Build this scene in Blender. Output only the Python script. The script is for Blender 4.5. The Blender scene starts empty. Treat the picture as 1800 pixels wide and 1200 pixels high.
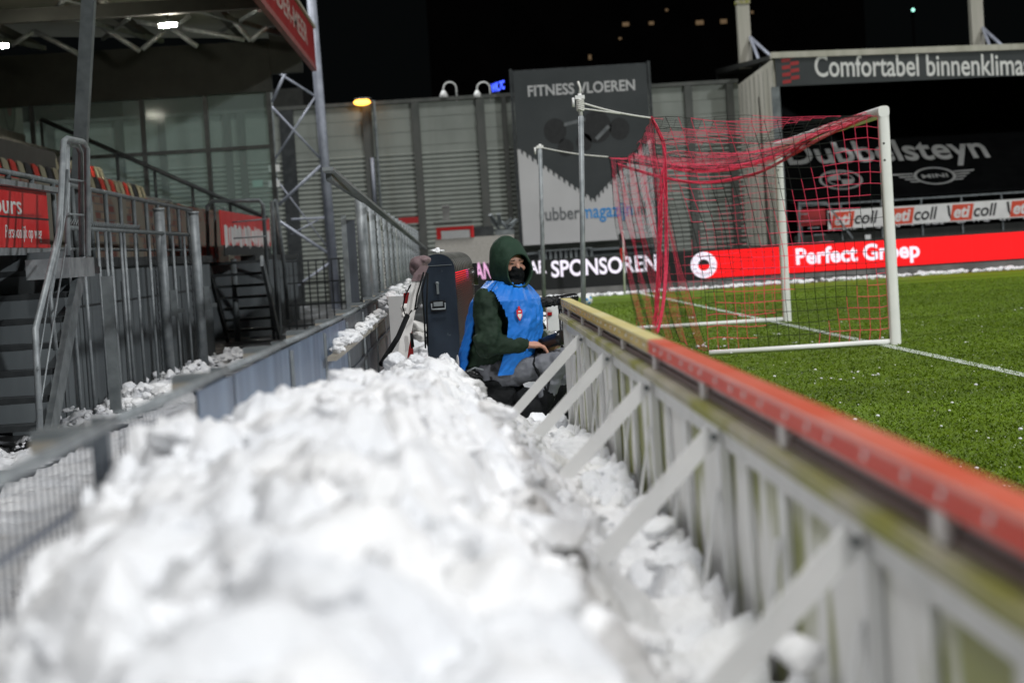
import bpy, bmesh, math, random
import numpy as np
from mathutils import Vector, Matrix, noise
random.seed(7); rng = np.random.default_rng(7)
R = math.radians
S = bpy.context.scene
COL = S.collection

# ------------------------------------------------------------------ camera, world, lights, exposure
FPX, YAW, PITCH, ROLL, CAMH = 3671.6, R(1.261), R(2.560), R(3.603), 1.296
_F = Vector((math.sin(YAW)*math.cos(PITCH), math.cos(YAW)*math.cos(PITCH), -math.sin(PITCH)))
_r0 = Vector((math.cos(YAW), -math.sin(YAW), 0)); _u0 = _r0.cross(_F)
_Rt = math.cos(ROLL)*_r0 - math.sin(ROLL)*_u0
_Up = math.sin(ROLL)*_r0 + math.cos(ROLL)*_u0
cam = bpy.data.cameras.new('camera'); camo = bpy.data.objects.new('camera', cam); COL.objects.link(camo)
camo.matrix_world = Matrix(((_Rt.x, _Up.x, -_F.x, 0), (_Rt.y, _Up.y, -_F.y, 0), (_Rt.z, _Up.z, -_F.z, CAMH), (0, 0, 0, 1)))
cam.sensor_width = 36; cam.lens = FPX/1800*36; cam.clip_start = .05; cam.clip_end = 900
cam.dof.use_dof = True; cam.dof.focus_distance = 14.8; cam.dof.aperture_fstop = 3.1
S.camera = camo
W = bpy.data.worlds.new("World"); S.world = W; W.use_nodes = True
bg = W.node_tree.nodes['Background']; bg.inputs[0].default_value = (.0017, .0021, .0022, 1); bg.inputs[1].default_value = 1.0
sun = bpy.data.lights.new('sun', 'SUN'); suno = bpy.data.objects.new('sun', sun); COL.objects.link(suno)
sun.energy = 2.0; sun.angle = R(10); sun.color = (1, .995, .985)
suno.rotation_euler = Vector((-.06, .42, -.90)).to_track_quat('-Z', 'Y').to_euler()
def flood(loc, aim, power, col=(.96, .98, 1), size=R(70)):          # stadium floodlights on their masts, outside the frame
    l = bpy.data.lights.new('floodlight', 'SPOT'); o = bpy.data.objects.new('floodlight', l); COL.objects.link(o)
    l.energy = power; l.color = col; l.spot_size = size; l.spot_blend = .5; l.shadow_soft_size = 1.2
    o.location = loc; o.rotation_euler = (Vector(aim)-Vector(loc)).to_track_quat('-Z', 'Y').to_euler()
flood((-18, -12, 40), (4, 24, 0), 17000, size=R(110))
flood((-14, 66, 28), (6, 20, 0), 32000, size=R(130))
flood((46, -22, 27), (-4, 26, 0), 84000, size=R(95))
flood((52, 66, 30), (0, 22, 0), 26000)
S.view_settings.view_transform = 'Standard'; S.view_settings.look = 'None'; S.view_settings.exposure = 0; S.view_settings.gamma = 1
try:
    S.cycles.use_denoising = True; S.cycles.max_bounces = 6; S.cycles.transparent_max_bounces = 12
    S.cycles.sample_clamp_indirect = 4
except Exception: pass

def ray(px, py): return _F + _Rt*((px-900)/FPX) - _Up*((py-600)/FPX)
O = Vector((0, 0, CAMH))
def P(px, py, Y):                                                   # point of the plane y = Y
    d = ray(px, py); return O + d*(Y/d.y)
def PX(px, py, X):                                                  # point of the plane x = X
    d = ray(px, py); return O + d*(X/d.x)
def PZ(px, py, Z):
    d = ray(px, py); return O + d*((Z-CAMH)/d.z)

# ------------------------------------------------------------------ materials
def mat(name, c, c2=None, rough=.6, metal=0., scale=6., bump=0., bscale=None, stretch=(1, 1, 1), spec=.4, detail=6., lo=.35, hi=.65, emit=None, es=1., coat=0.):
    m = bpy.data.materials.new(name); m.use_nodes = True; nt = m.node_tree; n = nt.nodes; L = nt.links
    b = n['Principled BSDF']; b.inputs['Roughness'].default_value = rough; b.inputs['Metallic'].default_value = metal
    b.inputs['Specular IOR Level'].default_value = spec; b.inputs['Coat Weight'].default_value = coat
    b.inputs['Base Color'].default_value = (*c, 1)
    if c2 or bump:
        tc = n.new('ShaderNodeTexCoord'); mp = n.new('ShaderNodeMapping'); mp.inputs['Scale'].default_value = stretch
        L.new(tc.outputs['Object'], mp.inputs[0])
    if c2:
        t = n.new('ShaderNodeTexNoise'); t.inputs['Scale'].default_value = scale; t.inputs['Detail'].default_value = detail
        L.new(mp.outputs[0], t.inputs['Vector'])
        cr = n.new('ShaderNodeValToRGB'); cr.color_ramp.elements[0].position = lo; cr.color_ramp.elements[1].position = hi
        cr.color_ramp.elements[0].color = (*c, 1); cr.color_ramp.elements[1].color = (*c2, 1)
        L.new(t.outputs[0], cr.inputs[0]); L.new(cr.outputs[0], b.inputs['Base Color'])
    if bump:
        t2 = n.new('ShaderNodeTexNoise'); t2.inputs['Scale'].default_value = bscale or scale*3; t2.inputs['Detail'].default_value = 5
        L.new(mp.outputs[0], t2.inputs['Vector'])
        bp = n.new('ShaderNodeBump'); bp.inputs['Strength'].default_value = bump; bp.inputs['Distance'].default_value = .02
        L.new(t2.outputs[0], bp.inputs['Height']); L.new(bp.outputs[0], b.inputs['Normal'])
    if emit:
        b.inputs['Emission Color'].default_value = (*emit, 1); b.inputs['Emission Strength'].default_value = es
    return m
def layered(m, c, scale, stretch=(1, 1, 1), lo=.5, hi=.7, detail=5, amount=1.):    # a second coat of dirt / algae with its own shape
    nt = m.node_tree; n = nt.nodes; L = nt.links; b = n['Principled BSDF']; inp = b.inputs['Base Color']
    tc = n.new('ShaderNodeTexCoord'); mp = n.new('ShaderNodeMapping'); mp.inputs['Scale'].default_value = stretch; mp.inputs['Location'].default_value = (3.1, 7.7, 1.9)
    L.new(tc.outputs['Object'], mp.inputs[0])
    t = n.new('ShaderNodeTexNoise'); t.inputs['Scale'].default_value = scale; t.inputs['Detail'].default_value = detail; L.new(mp.outputs[0], t.inputs['Vector'])
    cr = n.new('ShaderNodeValToRGB'); cr.color_ramp.elements[0].position = lo; cr.color_ramp.elements[1].position = hi
    cr.color_ramp.elements[0].color = (0, 0, 0, 1); cr.color_ramp.elements[1].color = (amount, amount, amount, 1); L.new(t.outputs[0], cr.inputs[0])
    mx = n.new('ShaderNodeMix'); mx.data_type = 'RGBA'; L.new(cr.outputs[0], mx.inputs[0])
    if inp.links: L.new(inp.links[0].from_socket, mx.inputs[6])
    else: mx.inputs[6].default_value = inp.default_value[:]
    mx.inputs[7].default_value = (*c, 1); L.new(mx.outputs[2], inp)
    return m
M = {}
M['grass'] = layered(mat('turf', (.060, .106, .002), (.095, .155, .004), .55, scale=1.1, bump=.6, bscale=60, spec=.2, detail=9), (.125, .205, .008), .35, lo=.45, hi=.65, amount=.7)
M['blade'] = mat('grass_blade', (.074, .124, .002), (.118, .182, .004), .5, scale=2.5, spec=.25)
layered(M['grass'], (.150, .25, .010), 1., (.05, .42, 1), lo=.50, hi=.60, detail=2, amount=.55)
M['paint_line'] = mat('line_paint', (.45, .52, .42), (.62, .66, .6), .6, scale=14)
M['snow'] = mat('snow', (.71, .725, .75), (.83, .83, .83), .55, scale=3, bump=.5, bscale=45, spec=.3)
layered(M['snow'], (.42, .38, .33), 3.1, lo=.58, hi=.80, amount=.42)
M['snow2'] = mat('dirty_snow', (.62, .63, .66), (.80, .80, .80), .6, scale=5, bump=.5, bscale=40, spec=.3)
M['asphalt'] = mat('wet_asphalt', (.020, .021, .023), (.042, .042, .042), .35, scale=2.2, bump=.3, bscale=60)
layered(M['asphalt'], (.55, .57, .60), 1.6, lo=.57, hi=.64, detail=9, amount=.75)
M['concrete'] = mat('concrete', (.12, .12, .115), (.20, .20, .19), .8, scale=3, bump=.2, bscale=40)
M['wallgrey'] = mat('painted_concrete', (.085, .098, .105), (.13, .148, .155), .7, scale=2.0, stretch=(1, 1, .3), bump=.1)
M['galv'] = mat('galvanised_steel', (.19, .21, .22), (.30, .325, .335), .5, .25, scale=9, bump=.05, bscale=40)
M['galvdark'] = mat('weathered_steel', (.11, .125, .13), (.18, .20, .205), .55, .2, scale=7)
M['galvblue'] = mat('tower_steel', (.24, .26, .31), (.33, .35, .41), .5, .2, scale=5)
M['meshwire'] = mat('blue_grey_wire', (.085, .10, .135), (.13, .15, .19), .5, .2, scale=8)
M['darksteel'] = mat('dark_steel', (.028, .032, .034), (.05, .055, .057), .5, .4, scale=8)
M['black'] = mat('matt_black', (.010, .011, .012), (.018, .019, .02), .55, scale=8)
M['roofdark'] = mat('roof_cladding', (.016, .018, .015), (.026, .028, .024), .7, scale=3)
M['ceiling'] = mat('roof_underside', (.26, .27, .22), (.34, .34, .29), .7, scale=1.5, stretch=(1, 6, 1))
M['corr'] = mat('corrugated_cladding', (.185, .202, .182), (.235, .255, .23), .55, scale=1.2, stretch=(1, 1, .5), spec=.3)
layered(M['corr'], (.13, .13, .11), .9, (2.5, 1, .18), lo=.5, hi=.8, amount=.5)
M['pilaster'] = mat('wall_pilaster', (.060, .066, .060), (.09, .092, .085), .6, scale=4, stretch=(1, 1, .3))
M['beige'] = mat('beige_panel', (.42, .41, .34), (.50, .48, .41), .6, scale=2, stretch=(2, 2, .3))
layered(M['beige'], (.22, .21, .15), 1.1, (2, 2, .25), lo=.5, hi=.75, amount=.6)
M['fence_sheet'] = mat('blue_grey_sheet', (.065, .095, .15), (.155, .21, .295), .45, scale=7, stretch=(1, 1, .09), bump=.15, bscale=10, lo=.3, hi=.7)
layered(M['fence_sheet'], (.42, .46, .52), 9, (1, 1, .05), lo=.64, hi=.80, amount=.5)
M['darkboard'] = mat('dark_board', (.045, .052, .062), (.085, .095, .11), .5, scale=8, stretch=(1, 1, .1))
M['white'] = mat('white_enamel', (.78, .79, .76), (.84, .84, .82), .35, scale=4)
M['whitebar'] = mat('aged_white_bar', (.74, .745, .74), (.82, .82, .81), .45, scale=6, bump=.08)
layered(M['whitebar'], (.30, .30, .24), 5, (1, 1, .5), lo=.58, hi=.78, amount=.5)
M['panelwhite'] = mat('board_backing', (.74, .735, .71), (.82, .815, .79), .5, scale=3, stretch=(1, 1, .4))
layered(M['panelwhite'], (.20, .215, .012), 3.4, (1, 1.0, .36), lo=.475, hi=.555, detail=8, amount=.95)
M['moss'] = mat('mossy_timber', (.34, .32, .22), (.46, .43, .34), .8, scale=7, stretch=(1, .3, 1), bump=.5, bscale=30)
layered(M['moss'], (.26, .26, .02), 5, (1, .35, 1), lo=.45, hi=.62, amount=.9)
M['recess'] = mat('grey_channel', (.62, .59, .58), (.72, .69, .68), .5, .0, scale=3, stretch=(1, .3, 2))
layered(M['recess'], (.10, .06, .045), 3, (1, .15, 4), lo=.52, hi=.72, amount=.7)
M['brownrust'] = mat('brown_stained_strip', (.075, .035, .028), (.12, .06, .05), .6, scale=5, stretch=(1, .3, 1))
M['redpaint'] = mat('red_paint', (.66, .035, .010), (.74, .06, .02), .5, scale=5, stretch=(1, .4, 1), bump=.06, spec=.15)
layered(M['redpaint'], (.50, .10, .05), 7, (1, .25, 1), lo=.66, hi=.82, amount=.2)
M['redsheen'] = layered(mat('red_painted_sheen', (.74, .12, .06), (.80, .22, .15), .3, scale=4, stretch=(1, .4, 1), bump=.06), (.62, .07, .03), 6, (1, .2, 1), lo=.60, hi=.75, amount=.6)  # paler red for the rail's upper face: its sheen painted in as colour
M['yellowsheen'] = layered(mat('yellow_painted_sheen', (.66, .56, .20), (.76, .68, .36), .4, scale=4, stretch=(1, .4, 1), bump=.06), (.60, .46, .10), 5, (1, .3, 1), lo=.58, hi=.75, amount=.6)  # cream yellow with the light on the rail's upper face painted in
M['yellowpaint'] = mat('yellow_paint', (.50, .33, .004), (.60, .40, .01), .4, scale=5, stretch=(1, .4, 1), bump=.06)
layered(M['yellowpaint'], (.60, .16, .05), 2.1, (1, .5, 1), lo=.58, hi=.74, amount=.6)
M['screw'] = mat('bright_screw', (.8, .8, .8), None, .25, .6)
M['netred'] = mat('red_cord', (.84, .04, .11), (.92, .09, .17), .6, scale=30)
M['netblack'] = mat('black_cord', (.012, .014, .013), None, .6)
M['rope'] = mat('white_rope', (.62, .62, .58), (.72, .72, .68), .7, scale=40)
M['green'] = mat('dark_green_cloth', (.009, .021, .012), (.015, .032, .018), .75, scale=7, bump=.25, bscale=26, spec=.25)
M['hood'] = mat('green_hood_cloth', (.012, .032, .019), (.020, .046, .028), .75, scale=7, bump=.2, bscale=40, spec=.25)
M['blue'] = mat('blue_nylon', (.012, .150, .56), (.020, .190, .64), .5, scale=3, bump=.12, bscale=22, spec=.3)
M['trouser'] = mat('grey_trouser_cloth', (.105, .11, .125), (.155, .16, .18), .7, scale=9, bump=.25, bscale=30)
M['blackcloth'] = mat('black_cloth', (.005, .0055, .006), (.010, .011, .012), .75, spec=.12, scale=9, bump=.25, bscale=24)
M['blackshiny'] = mat('black_plastic', (.008, .008, .009), (.014, .014, .015), .28, scale=9, bump=.1)
M['skin'] = mat('skin', (.46, .235, .165), (.56, .30, .22), .5, scale=12, spec=.35)
M['eye'] = mat('dark_eye', (.02, .014, .012), None, .25)
M['brow'] = mat('brow_hair', (.035, .02, .014), None, .7)
M['ledcase'] = mat('dark_blue_casing', (.010, .016, .026), (.018, .027, .040), .42, scale=6, bump=.1)
layered(M['ledcase'], (.16, .18, .19), 14, lo=.66, hi=.75, amount=.5)
M['ledtop'] = mat('grey_rubber_hood', (.06, .06, .055), (.10, .10, .09), .45, scale=8)
M['slat'] = mat('dark_slat', (.045, .045, .04), (.075, .072, .062), .5, scale=8)
M['ledred'] = mat('lit_red_leds', (.3, .0, .0), emit=(1, .012, .03), es=2.2)
M['ledpink'] = mat('lit_pink_leds', (.3, .05, .2), emit=(1, .10, .45), es=1.6)
M['screenred'] = mat('lit_red_screen', (.02, 0, 0), emit=(1, .0, .003), es=1.15)
M['screenblack'] = mat('unlit_screen', (.010, .011, .012), None, .45)
M['ledwhite'] = mat('lit_white_leds', (.2, .2, .2), emit=(.93, .86, 1), es=.95)
M['ledpinkwhite'] = mat('lit_pink_white_leds', (.2, .2, .2), emit=(.95, .42, .78), es=.85)
M['blueled'] = mat('lit_blue_letters', (.0, .0, .1), emit=(.05, .10, 1), es=3.)
M['lampwarm'] = mat('lit_tube', (.8, .8, .7), emit=(1, .93, .78), es=420.)
M['lamporange'] = mat('lit_sodium_lamp', (.8, .4, .1), emit=(1, .40, .05), es=6.)
M['lamppale'] = mat('lit_window', (.2, .15, .1), emit=(1, .55, .18), es=.06)
M['mauve'] = mat('mauve_cloth', (.16, .11, .115), (.23, .165, .17), .6, scale=9, bump=.2)
M['whitecloth'] = mat('white_cloth', (.66, .64, .61), (.76, .74, .71), .6, scale=5, bump=.2)
M['lightgrey'] = mat('pale_plastic', (.62, .63, .62), (.70, .70, .69), .5, scale=5)
M['bannerdark'] = mat('dark_banner_print', (.030, .036, .038), (.042, .048, .05), .6, scale=.8)
M['bannerwhite'] = mat('white_banner_print', (.47, .47, .47), (.53, .53, .53), .6, scale=.7)
M['bannerblue'] = mat('blue_banner_print', (.03, .26, .62), None, .6)
M['printgrey'] = mat('grey_print', (.10, .11, .115), (.16, .17, .175), .6, scale=5)
M['printwhite'] = mat('white_print', (.66, .66, .64), (.74, .74, .72), .6, scale=3)
M['fadedwhite'] = mat('faded_white_print', (.62, .62, .60), (.72, .72, .70), .7, scale=4)
M['printblack'] = mat('black_print', (.014, .014, .015), None, .6)
M['printred'] = mat('red_print', (.62, .012, .016), (.70, .025, .026), .45, scale=3)
M['bannerred'] = mat('red_banner_vinyl', (.62, .010, .014), (.74, .035, .035), .38, scale=1.6, bump=.1, bscale=4)
M['darkred'] = mat('dark_red_fascia', (.30, .014, .016), (.36, .022, .022), .5, scale=1.3)
M['eticred'] = mat('orange_red_print', (.62, .06, .02), None, .5)
M['seatred'] = mat('red_seat_plastic', (.40, .025, .015), (.46, .04, .02), .4, scale=6)
M['seatblack'] = mat('black_seat_plastic', (.015, .016, .017), (.022, .023, .024), .4, scale=6)
M['seatcream'] = mat('cream_seat_plastic', (.22, .20, .13), (.28, .26, .17), .45, scale=6)
M['tarp'] = mat('black_tarpaulin', (.005, .0055, .006), (.009, .0095, .010), .8, spec=.1, scale=2, bump=.2, bscale=6)
M['hut'] = mat('blockwork', (.36, .345, .31), (.44, .42, .385), .8, scale=6, stretch=(2, 2, 5))
M['flagred'] = mat('red_flag_cloth', (.6, .03, .02), None, .7)
M['orange'] = mat('orange_plastic', (.80, .16, .02), None, .45)
M['teal'] = mat('pale_green_box', (.30, .46, .40), None, .5)
M['tower'] = mat('night_brickwork', (.0014, .0014, .0014), (.0022, .002, .002), .95, scale=.3, spec=.0)
M['foam'] = mat('foam_windshield', (.022, .022, .022), (.05, .05, .05), .95, scale=40, bump=1., bscale=90)
M['timber'] = mat('pale_timber', (.24, .22, .18), (.36, .33, .28), .7, scale=8, stretch=(1, .2, 1))
def brickmat():
    m = mat('patched_brick', (.2, .1, .1), None, .85); nt = m.node_tree; n = nt.nodes; L = nt.links; b = n['Principled BSDF']
    tc = n.new('ShaderNodeTexCoord'); sp = n.new('ShaderNodeSeparateXYZ'); L.new(tc.outputs['Object'], sp.inputs[0])
    cb = n.new('ShaderNodeCombineXYZ'); L.new(sp.outputs['Y'], cb.inputs[0]); L.new(sp.outputs['Z'], cb.inputs[1])
    bt = n.new('ShaderNodeTexBrick'); L.new(cb.outputs[0], bt.inputs['Vector'])
    bt.inputs['Color1'].default_value = (.12, .032, .026, 1); bt.inputs['Color2'].default_value = (.20, .16, .11, 1); bt.inputs['Mortar'].default_value = (.10, .095, .085, 1)
    bt.inputs['Scale'].default_value = 1; bt.inputs['Brick Width'].default_value = .42; bt.inputs['Row Height'].default_value = .10; bt.inputs['Mortar Size'].default_value = .012
    nz = n.new('ShaderNodeTexNoise'); nz.inputs['Scale'].default_value = .9; L.new(cb.outputs[0], nz.inputs['Vector'])
    cr = n.new('ShaderNodeValToRGB'); cr.color_ramp.elements[0].position = .48; cr.color_ramp.elements[1].position = .52; L.new(nz.outputs[0], cr.inputs[0])
    mx = n.new('ShaderNodeMix'); mx.data_type = 'RGBA'; L.new(cr.outputs[0], mx.inputs[0]); L.new(bt.outputs[0], mx.inputs[6]); mx.inputs[7].default_value = (.17, .155, .12, 1)
    L.new(mx.outputs[2], b.inputs['Base Color']); return m
M['brick'] = brickmat()
def glassmat():
    m = bpy.data.materials.new('dusty_glass'); m.use_nodes = True; nt = m.node_tree; n = nt.nodes; L = nt.links
    for x in list(n): n.remove(x)
    o = n.new('ShaderNodeOutputMaterial'); t = n.new('ShaderNodeBsdfTransparent'); t.inputs[0].default_value = (.78, .86, .84, 1)
    g = n.new('ShaderNodeBsdfGlossy'); g.inputs['Roughness'].default_value = .08; d = n.new('ShaderNodeBsdfDiffuse'); d.inputs[0].default_value = (.35, .42, .41, 1)
    a = n.new('ShaderNodeMixShader'); a.inputs[0].default_value = .35; L.new(g.outputs[0], a.inputs[1]); a.inputs[0].default_value = .985; L.new(d.outputs[0], a.inputs[2])
    x = n.new('ShaderNodeMixShader'); x.inputs[0].default_value = .22; L.new(t.outputs[0], x.inputs[1]); L.new(a.outputs[0], x.inputs[2]); L.new(x.outputs[0], o.inputs[0]); return m
M['glass'] = glassmat()

# ------------------------------------------------------------------ mesh helpers
V = Vector
class MB:
    def __init__(s): s.v = []; s.f = []; s.m = []; s.s = []
    def add(s, vs, fs, mi=0, smooth=False):
        k = len(s.v); s.v += [tuple(p) for p in vs]
        for f in fs: s.f.append(tuple(i+k for i in f)); s.m.append(mi); s.s.append(smooth)
        return s
    def hexa(s, a, mi=0):                                            # 8 corners: bottom ring, top ring
        return s.add(a, [(3, 2, 1, 0), (4, 5, 6, 7), (0, 1, 5, 4), (1, 2, 6, 5), (2, 3, 7, 6), (3, 0, 4, 7)], mi)
    def box(s, lo, hi, mi=0):
        (a, b, c), (d, e, f) = lo, hi
        return s.hexa([(a, b, c), (d, b, c), (d, e, c), (a, e, c), (a, b, f), (d, b, f), (d, e, f), (a, e, f)], mi)
    def bar(s, p, q, w, h, up=(0, 0, 1), mi=0):                      # rectangular bar from p to q
        p, q = V(p), V(q); d = (q-p).normalized(); u = V(up)
        if abs(d.dot(u)) > .98: u = V((0, 1, 0))
        a = d.cross(u).normalized(); b = a.cross(d).normalized(); a *= w/2; b *= h/2
        return s.hexa([p-a-b, p+a-b, p+a+b, p-a+b, q-a-b, q+a-b, q+a+b, q-a+b], mi)
    def tube(s, pts, r, n=8, mi=0, caps=True):
        pts = [V(p) for p in pts]; rs = r if isinstance(r, (list, tuple)) else [r]*len(pts)
        k = len(s.v); prev = None
        for i, p in enumerate(pts):
            d = (pts[min(i+1, len(pts)-1)]-pts[max(i-1, 0)]).normalized()
            if prev is None:
                u = V((0, 0, 1)) if abs(d.z) < .9 else V((0, 1, 0)); a = d.cross(u).normalized()
            else: a = (prev-d*prev.dot(d)).normalized()
            prev = a; b = d.cross(a)
            for j in range(n):
                t = 2*math.pi*j/n; s.v.append(tuple(p+(a*math.cos(t)+b*math.sin(t))*rs[i]))
        for i in range(len(pts)-1):
            for j in range(n):
                j2 = (j+1) % n; s.f.append((k+i*n+j, k+i*n+j2, k+(i+1)*n+j2, k+(i+1)*n+j)); s.m.append(mi); s.s.append(n > 4)
        if caps:
            s.f.append(tuple(k+j for j in reversed(range(n)))); s.m.append(mi); s.s.append(False)
            e = k+(len(pts)-1)*n; s.f.append(tuple(e+j for j in range(n))); s.m.append(mi); s.s.append(False)
        return s
    def ell(s, c, ax, n=14, m=10, mi=0):                             # ellipsoid; ax = three axis vectors
        c = V(c); A = [V(a) for a in ax]; k = len(s.v)
        s.v.append(tuple(c+A[2]))
        for i in range(1, m):
            ph = math.pi*i/m
            for j in range(n):
                t = 2*math.pi*j/n
                s.v.append(tuple(c+A[0]*(math.sin(ph)*math.cos(t))+A[1]*(math.sin(ph)*math.sin(t))+A[2]*math.cos(ph)))
        s.v.append(tuple(c-A[2])); last = len(s.v)-1
        F = [(k, k+1+j, k+1+(j+1) % n) for j in range(n)]
        for i in range(m-2):
            for j in range(n):
                a = k+1+i*n; F.append((a+j, a+n+j, a+n+(j+1) % n, a+(j+1) % n))
        a = k+1+(m-2)*n; F += [(a+j, last, a+(j+1) % n) for j in range(n)]
        for f in F: s.f.append(f); s.m.append(mi); s.s.append(True)
        return s
    def sph(s, c, r, mi=0, n=12, m=8): return s.ell(c, [(r, 0, 0), (0, r, 0), (0, 0, r)], n, m, mi)
    def cap(s, p, q, r1, r2, n=14):                                  # closed capsule that tapers
        p, q = V(p), V(q); d = q-p; pts = []; rs = []
        dn = d.normalized()
        for a in (-80, -50, -20): pts.append(p+dn*(r1*math.sin(R(a)))); rs.append(r1*math.cos(R(a)))
        for a in (20, 50, 80): pts.append(q+dn*(r2*math.sin(R(a)))); rs.append(r2*math.cos(R(a)))
        return s.tube(pts, rs, n)
    def grid(s, fn, nu, nv, mi=0, smooth=True):
        k = len(s.v)
        for j in range(nv+1):
            for i in range(nu+1): s.v.append(tuple(fn(i/nu, j/nv)))
        for j in range(nv):
            for i in range(nu):
                a = k+j*(nu+1)+i; s.f.append((a, a+1, a+nu+2, a+nu+1)); s.m.append(mi); s.s.append(smooth)
        return s
    def mesh(s, name, mats, off=(0, 0, 0)):
        me = bpy.data.meshes.new(name); o = V(off)
        me.from_pydata([tuple(V(p)-o) for p in s.v], [], s.f); me.update()
        for m in (mats if isinstance(mats, (list, tuple)) else [mats]): me.materials.append(m)
        me.polygons.foreach_set('material_index', s.m); me.polygons.foreach_set('use_smooth', s.s)
        bm = bmesh.new(); bm.from_mesh(me); bmesh.ops.recalc_face_normals(bm, faces=bm.faces); bm.to_mesh(me); bm.free()
        return me
def tag(o, label=None, cat=None, group=None, kind=None):
    if label: o['label'] = label
    if cat: o['category'] = cat
    if group: o['group'] = group
    if kind: o['kind'] = kind
    return o
def thing(name, loc, label, cat, group=None):
    o = bpy.data.objects.new(name, None); o.empty_display_size = .2; COL.objects.link(o); o.location = V(loc)
    return tag(o, label, cat, group)
def wloc(o):
    p = V(o.location)
    while o.parent: o = o.parent; p += V(o.location)
    return p
def part(name, mb, mats, parent, at=None):                           # world-space shape -> child mesh with its own origin
    xs = np.array(mb.v); c = V(at) if at is not None else V(((xs[:, 0].min()+xs[:, 0].max())/2, (xs[:, 1].min()+xs[:, 1].max())/2, xs[:, 2].min()))
    o = bpy.data.objects.new(name, mb.mesh(name, mats, c)); COL.objects.link(o); o.parent = parent; o.location = c-wloc(parent)
    return o
def solo(name, mb, mats, label=None, cat=None, group=None, kind=None):
    xs = np.array(mb.v); c = V(((xs[:, 0].min()+xs[:, 0].max())/2, (xs[:, 1].min()+xs[:, 1].max())/2, xs[:, 2].min()))
    o = bpy.data.objects.new(name, mb.mesh(name, mats, c)); COL.objects.link(o); o.location = c
    return tag(o, label, cat, group, kind)
def copy_tree(o, parent=None):
    c = o.copy(); COL.objects.link(c); c.parent = parent
    for ch in list(o.children): copy_tree(ch, c)
    return c
def smooth_blob(mb, voxel, it=6, disp=0., dscale=.1, fac=.5):        # union of overlapping closed shapes as one skin, softly creased
    me = mb.mesh('blob', []); o = bpy.data.objects.new('blob', me); COL.objects.link(o)
    r = o.modifiers.new('r', 'REMESH'); r.mode = 'VOXEL'; r.voxel_size = voxel
    if it: sm = o.modifiers.new('s', 'SMOOTH'); sm.iterations = it; sm.factor = fac
    dg = bpy.context.evaluated_depsgraph_get(); ev = o.evaluated_get(dg); m2 = ev.to_mesh()
    out = MB(); vs = [v.co.copy() for v in m2.vertices]
    if disp:
        nr = [v.normal.copy() for v in m2.vertices]
        vs = [p+n*disp*(noise.fractal(p/dscale, 1., 2., 3)) for p, n in zip(vs, nr)]
    out.add(vs, [tuple(p.vertices) for p in m2.polygons], 0, True)
    ev.to_mesh_clear(); bpy.data.objects.remove(o); return out
def write(txt, o, u, v, w, h, depth=.006, bold=.0, shear=0., space=1., mi=0):   # lettering as thin solid letters lying on a surface
    cu = bpy.data.curves.new('t', 'FONT'); cu.body = txt; cu.extrude = .01; cu.offset = bold; cu.shear = shear; cu.space_character = space; cu.resolution_u = 4
    ob = bpy.data.objects.new('t', cu); COL.objects.link(ob); dg = bpy.context.evaluated_depsgraph_get(); ev = ob.evaluated_get(dg); me = ev.to_mesh()
    a = np.array([x.co[:] for x in me.vertices]); fs = [tuple(p.vertices) for p in me.polygons]
    ev.to_mesh_clear(); bpy.data.objects.remove(ob); bpy.data.curves.remove(cu)
    lo = a.min(0); hi = a.max(0); o, u, v = V(o), V(u).normalized(), V(v).normalized(); nn = u.cross(v).normalized()
    mb = MB(); mb.add([o+u*((p[0]-lo[0])/(hi[0]-lo[0])*w)+v*((p[1]-lo[1])/(hi[1]-lo[1])*h)+nn*((p[2]-lo[2])/(hi[2]-lo[2])*depth) for p in a], fs, mi)
    return mb
def join(*mbs):
    r = MB()
    for b in mbs:
        k = len(r.v); r.v += b.v; r.f += [tuple(i+k for i in f) for f in b.f]; r.m += b.m; r.s += b.s
    return r
def disc(o, u, v, r0, r1, a0=0, a1=360, n=40, depth=.004, mi=0, ry=None):           # ring / disc sector lying on a surface
    o, u, v = V(o), V(u).normalized(), V(v).normalized(); nn = u.cross(v); mb = MB(); ky = (ry or r1)/r1; n = max(3, int(n*(a1-a0)/360)); vs = []
    for d in (0, depth):
        for i in range(n+1):
            t = R(a0+(a1-a0)*i/n)
            for rr in (r0, r1): vs.append(o+u*(rr*math.cos(t))+v*(rr*ky*math.sin(t))+nn*d)
    m = (n+1)*2; fs = []
    for i in range(n):
        a = i*2; fs += [(a, a+1, a+3, a+2), (m+a, m+a+2, m+a+3, m+a+1), (a+1, m+a+1, m+a+3, a+3)]
        if r0 > 0: fs.append((a, a+2, m+a+2, m+a))
    return mb.add(vs, fs, mi)
def plate(px, o, u, v, depth=.004, mi=0):                            # flat polygon given in plane coordinates
    o, u, v = V(o), V(u).normalized(), V(v).normalized(); nn = u.cross(v); n = len(px)
    a = [o+u*x+v*y for x, y in px]; mb = MB()
    return mb.add(a+[p+nn*depth for p in a], [tuple(range(n))[::-1], tuple(range(n, 2*n))]+[(i, (i+1) % n, n+(i+1) % n, n+i) for i in range(n)], mi)
XU, YU, ZU = V((1, 0, 0)), V((0, 1, 0)), V((0, 0, 1))

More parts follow.
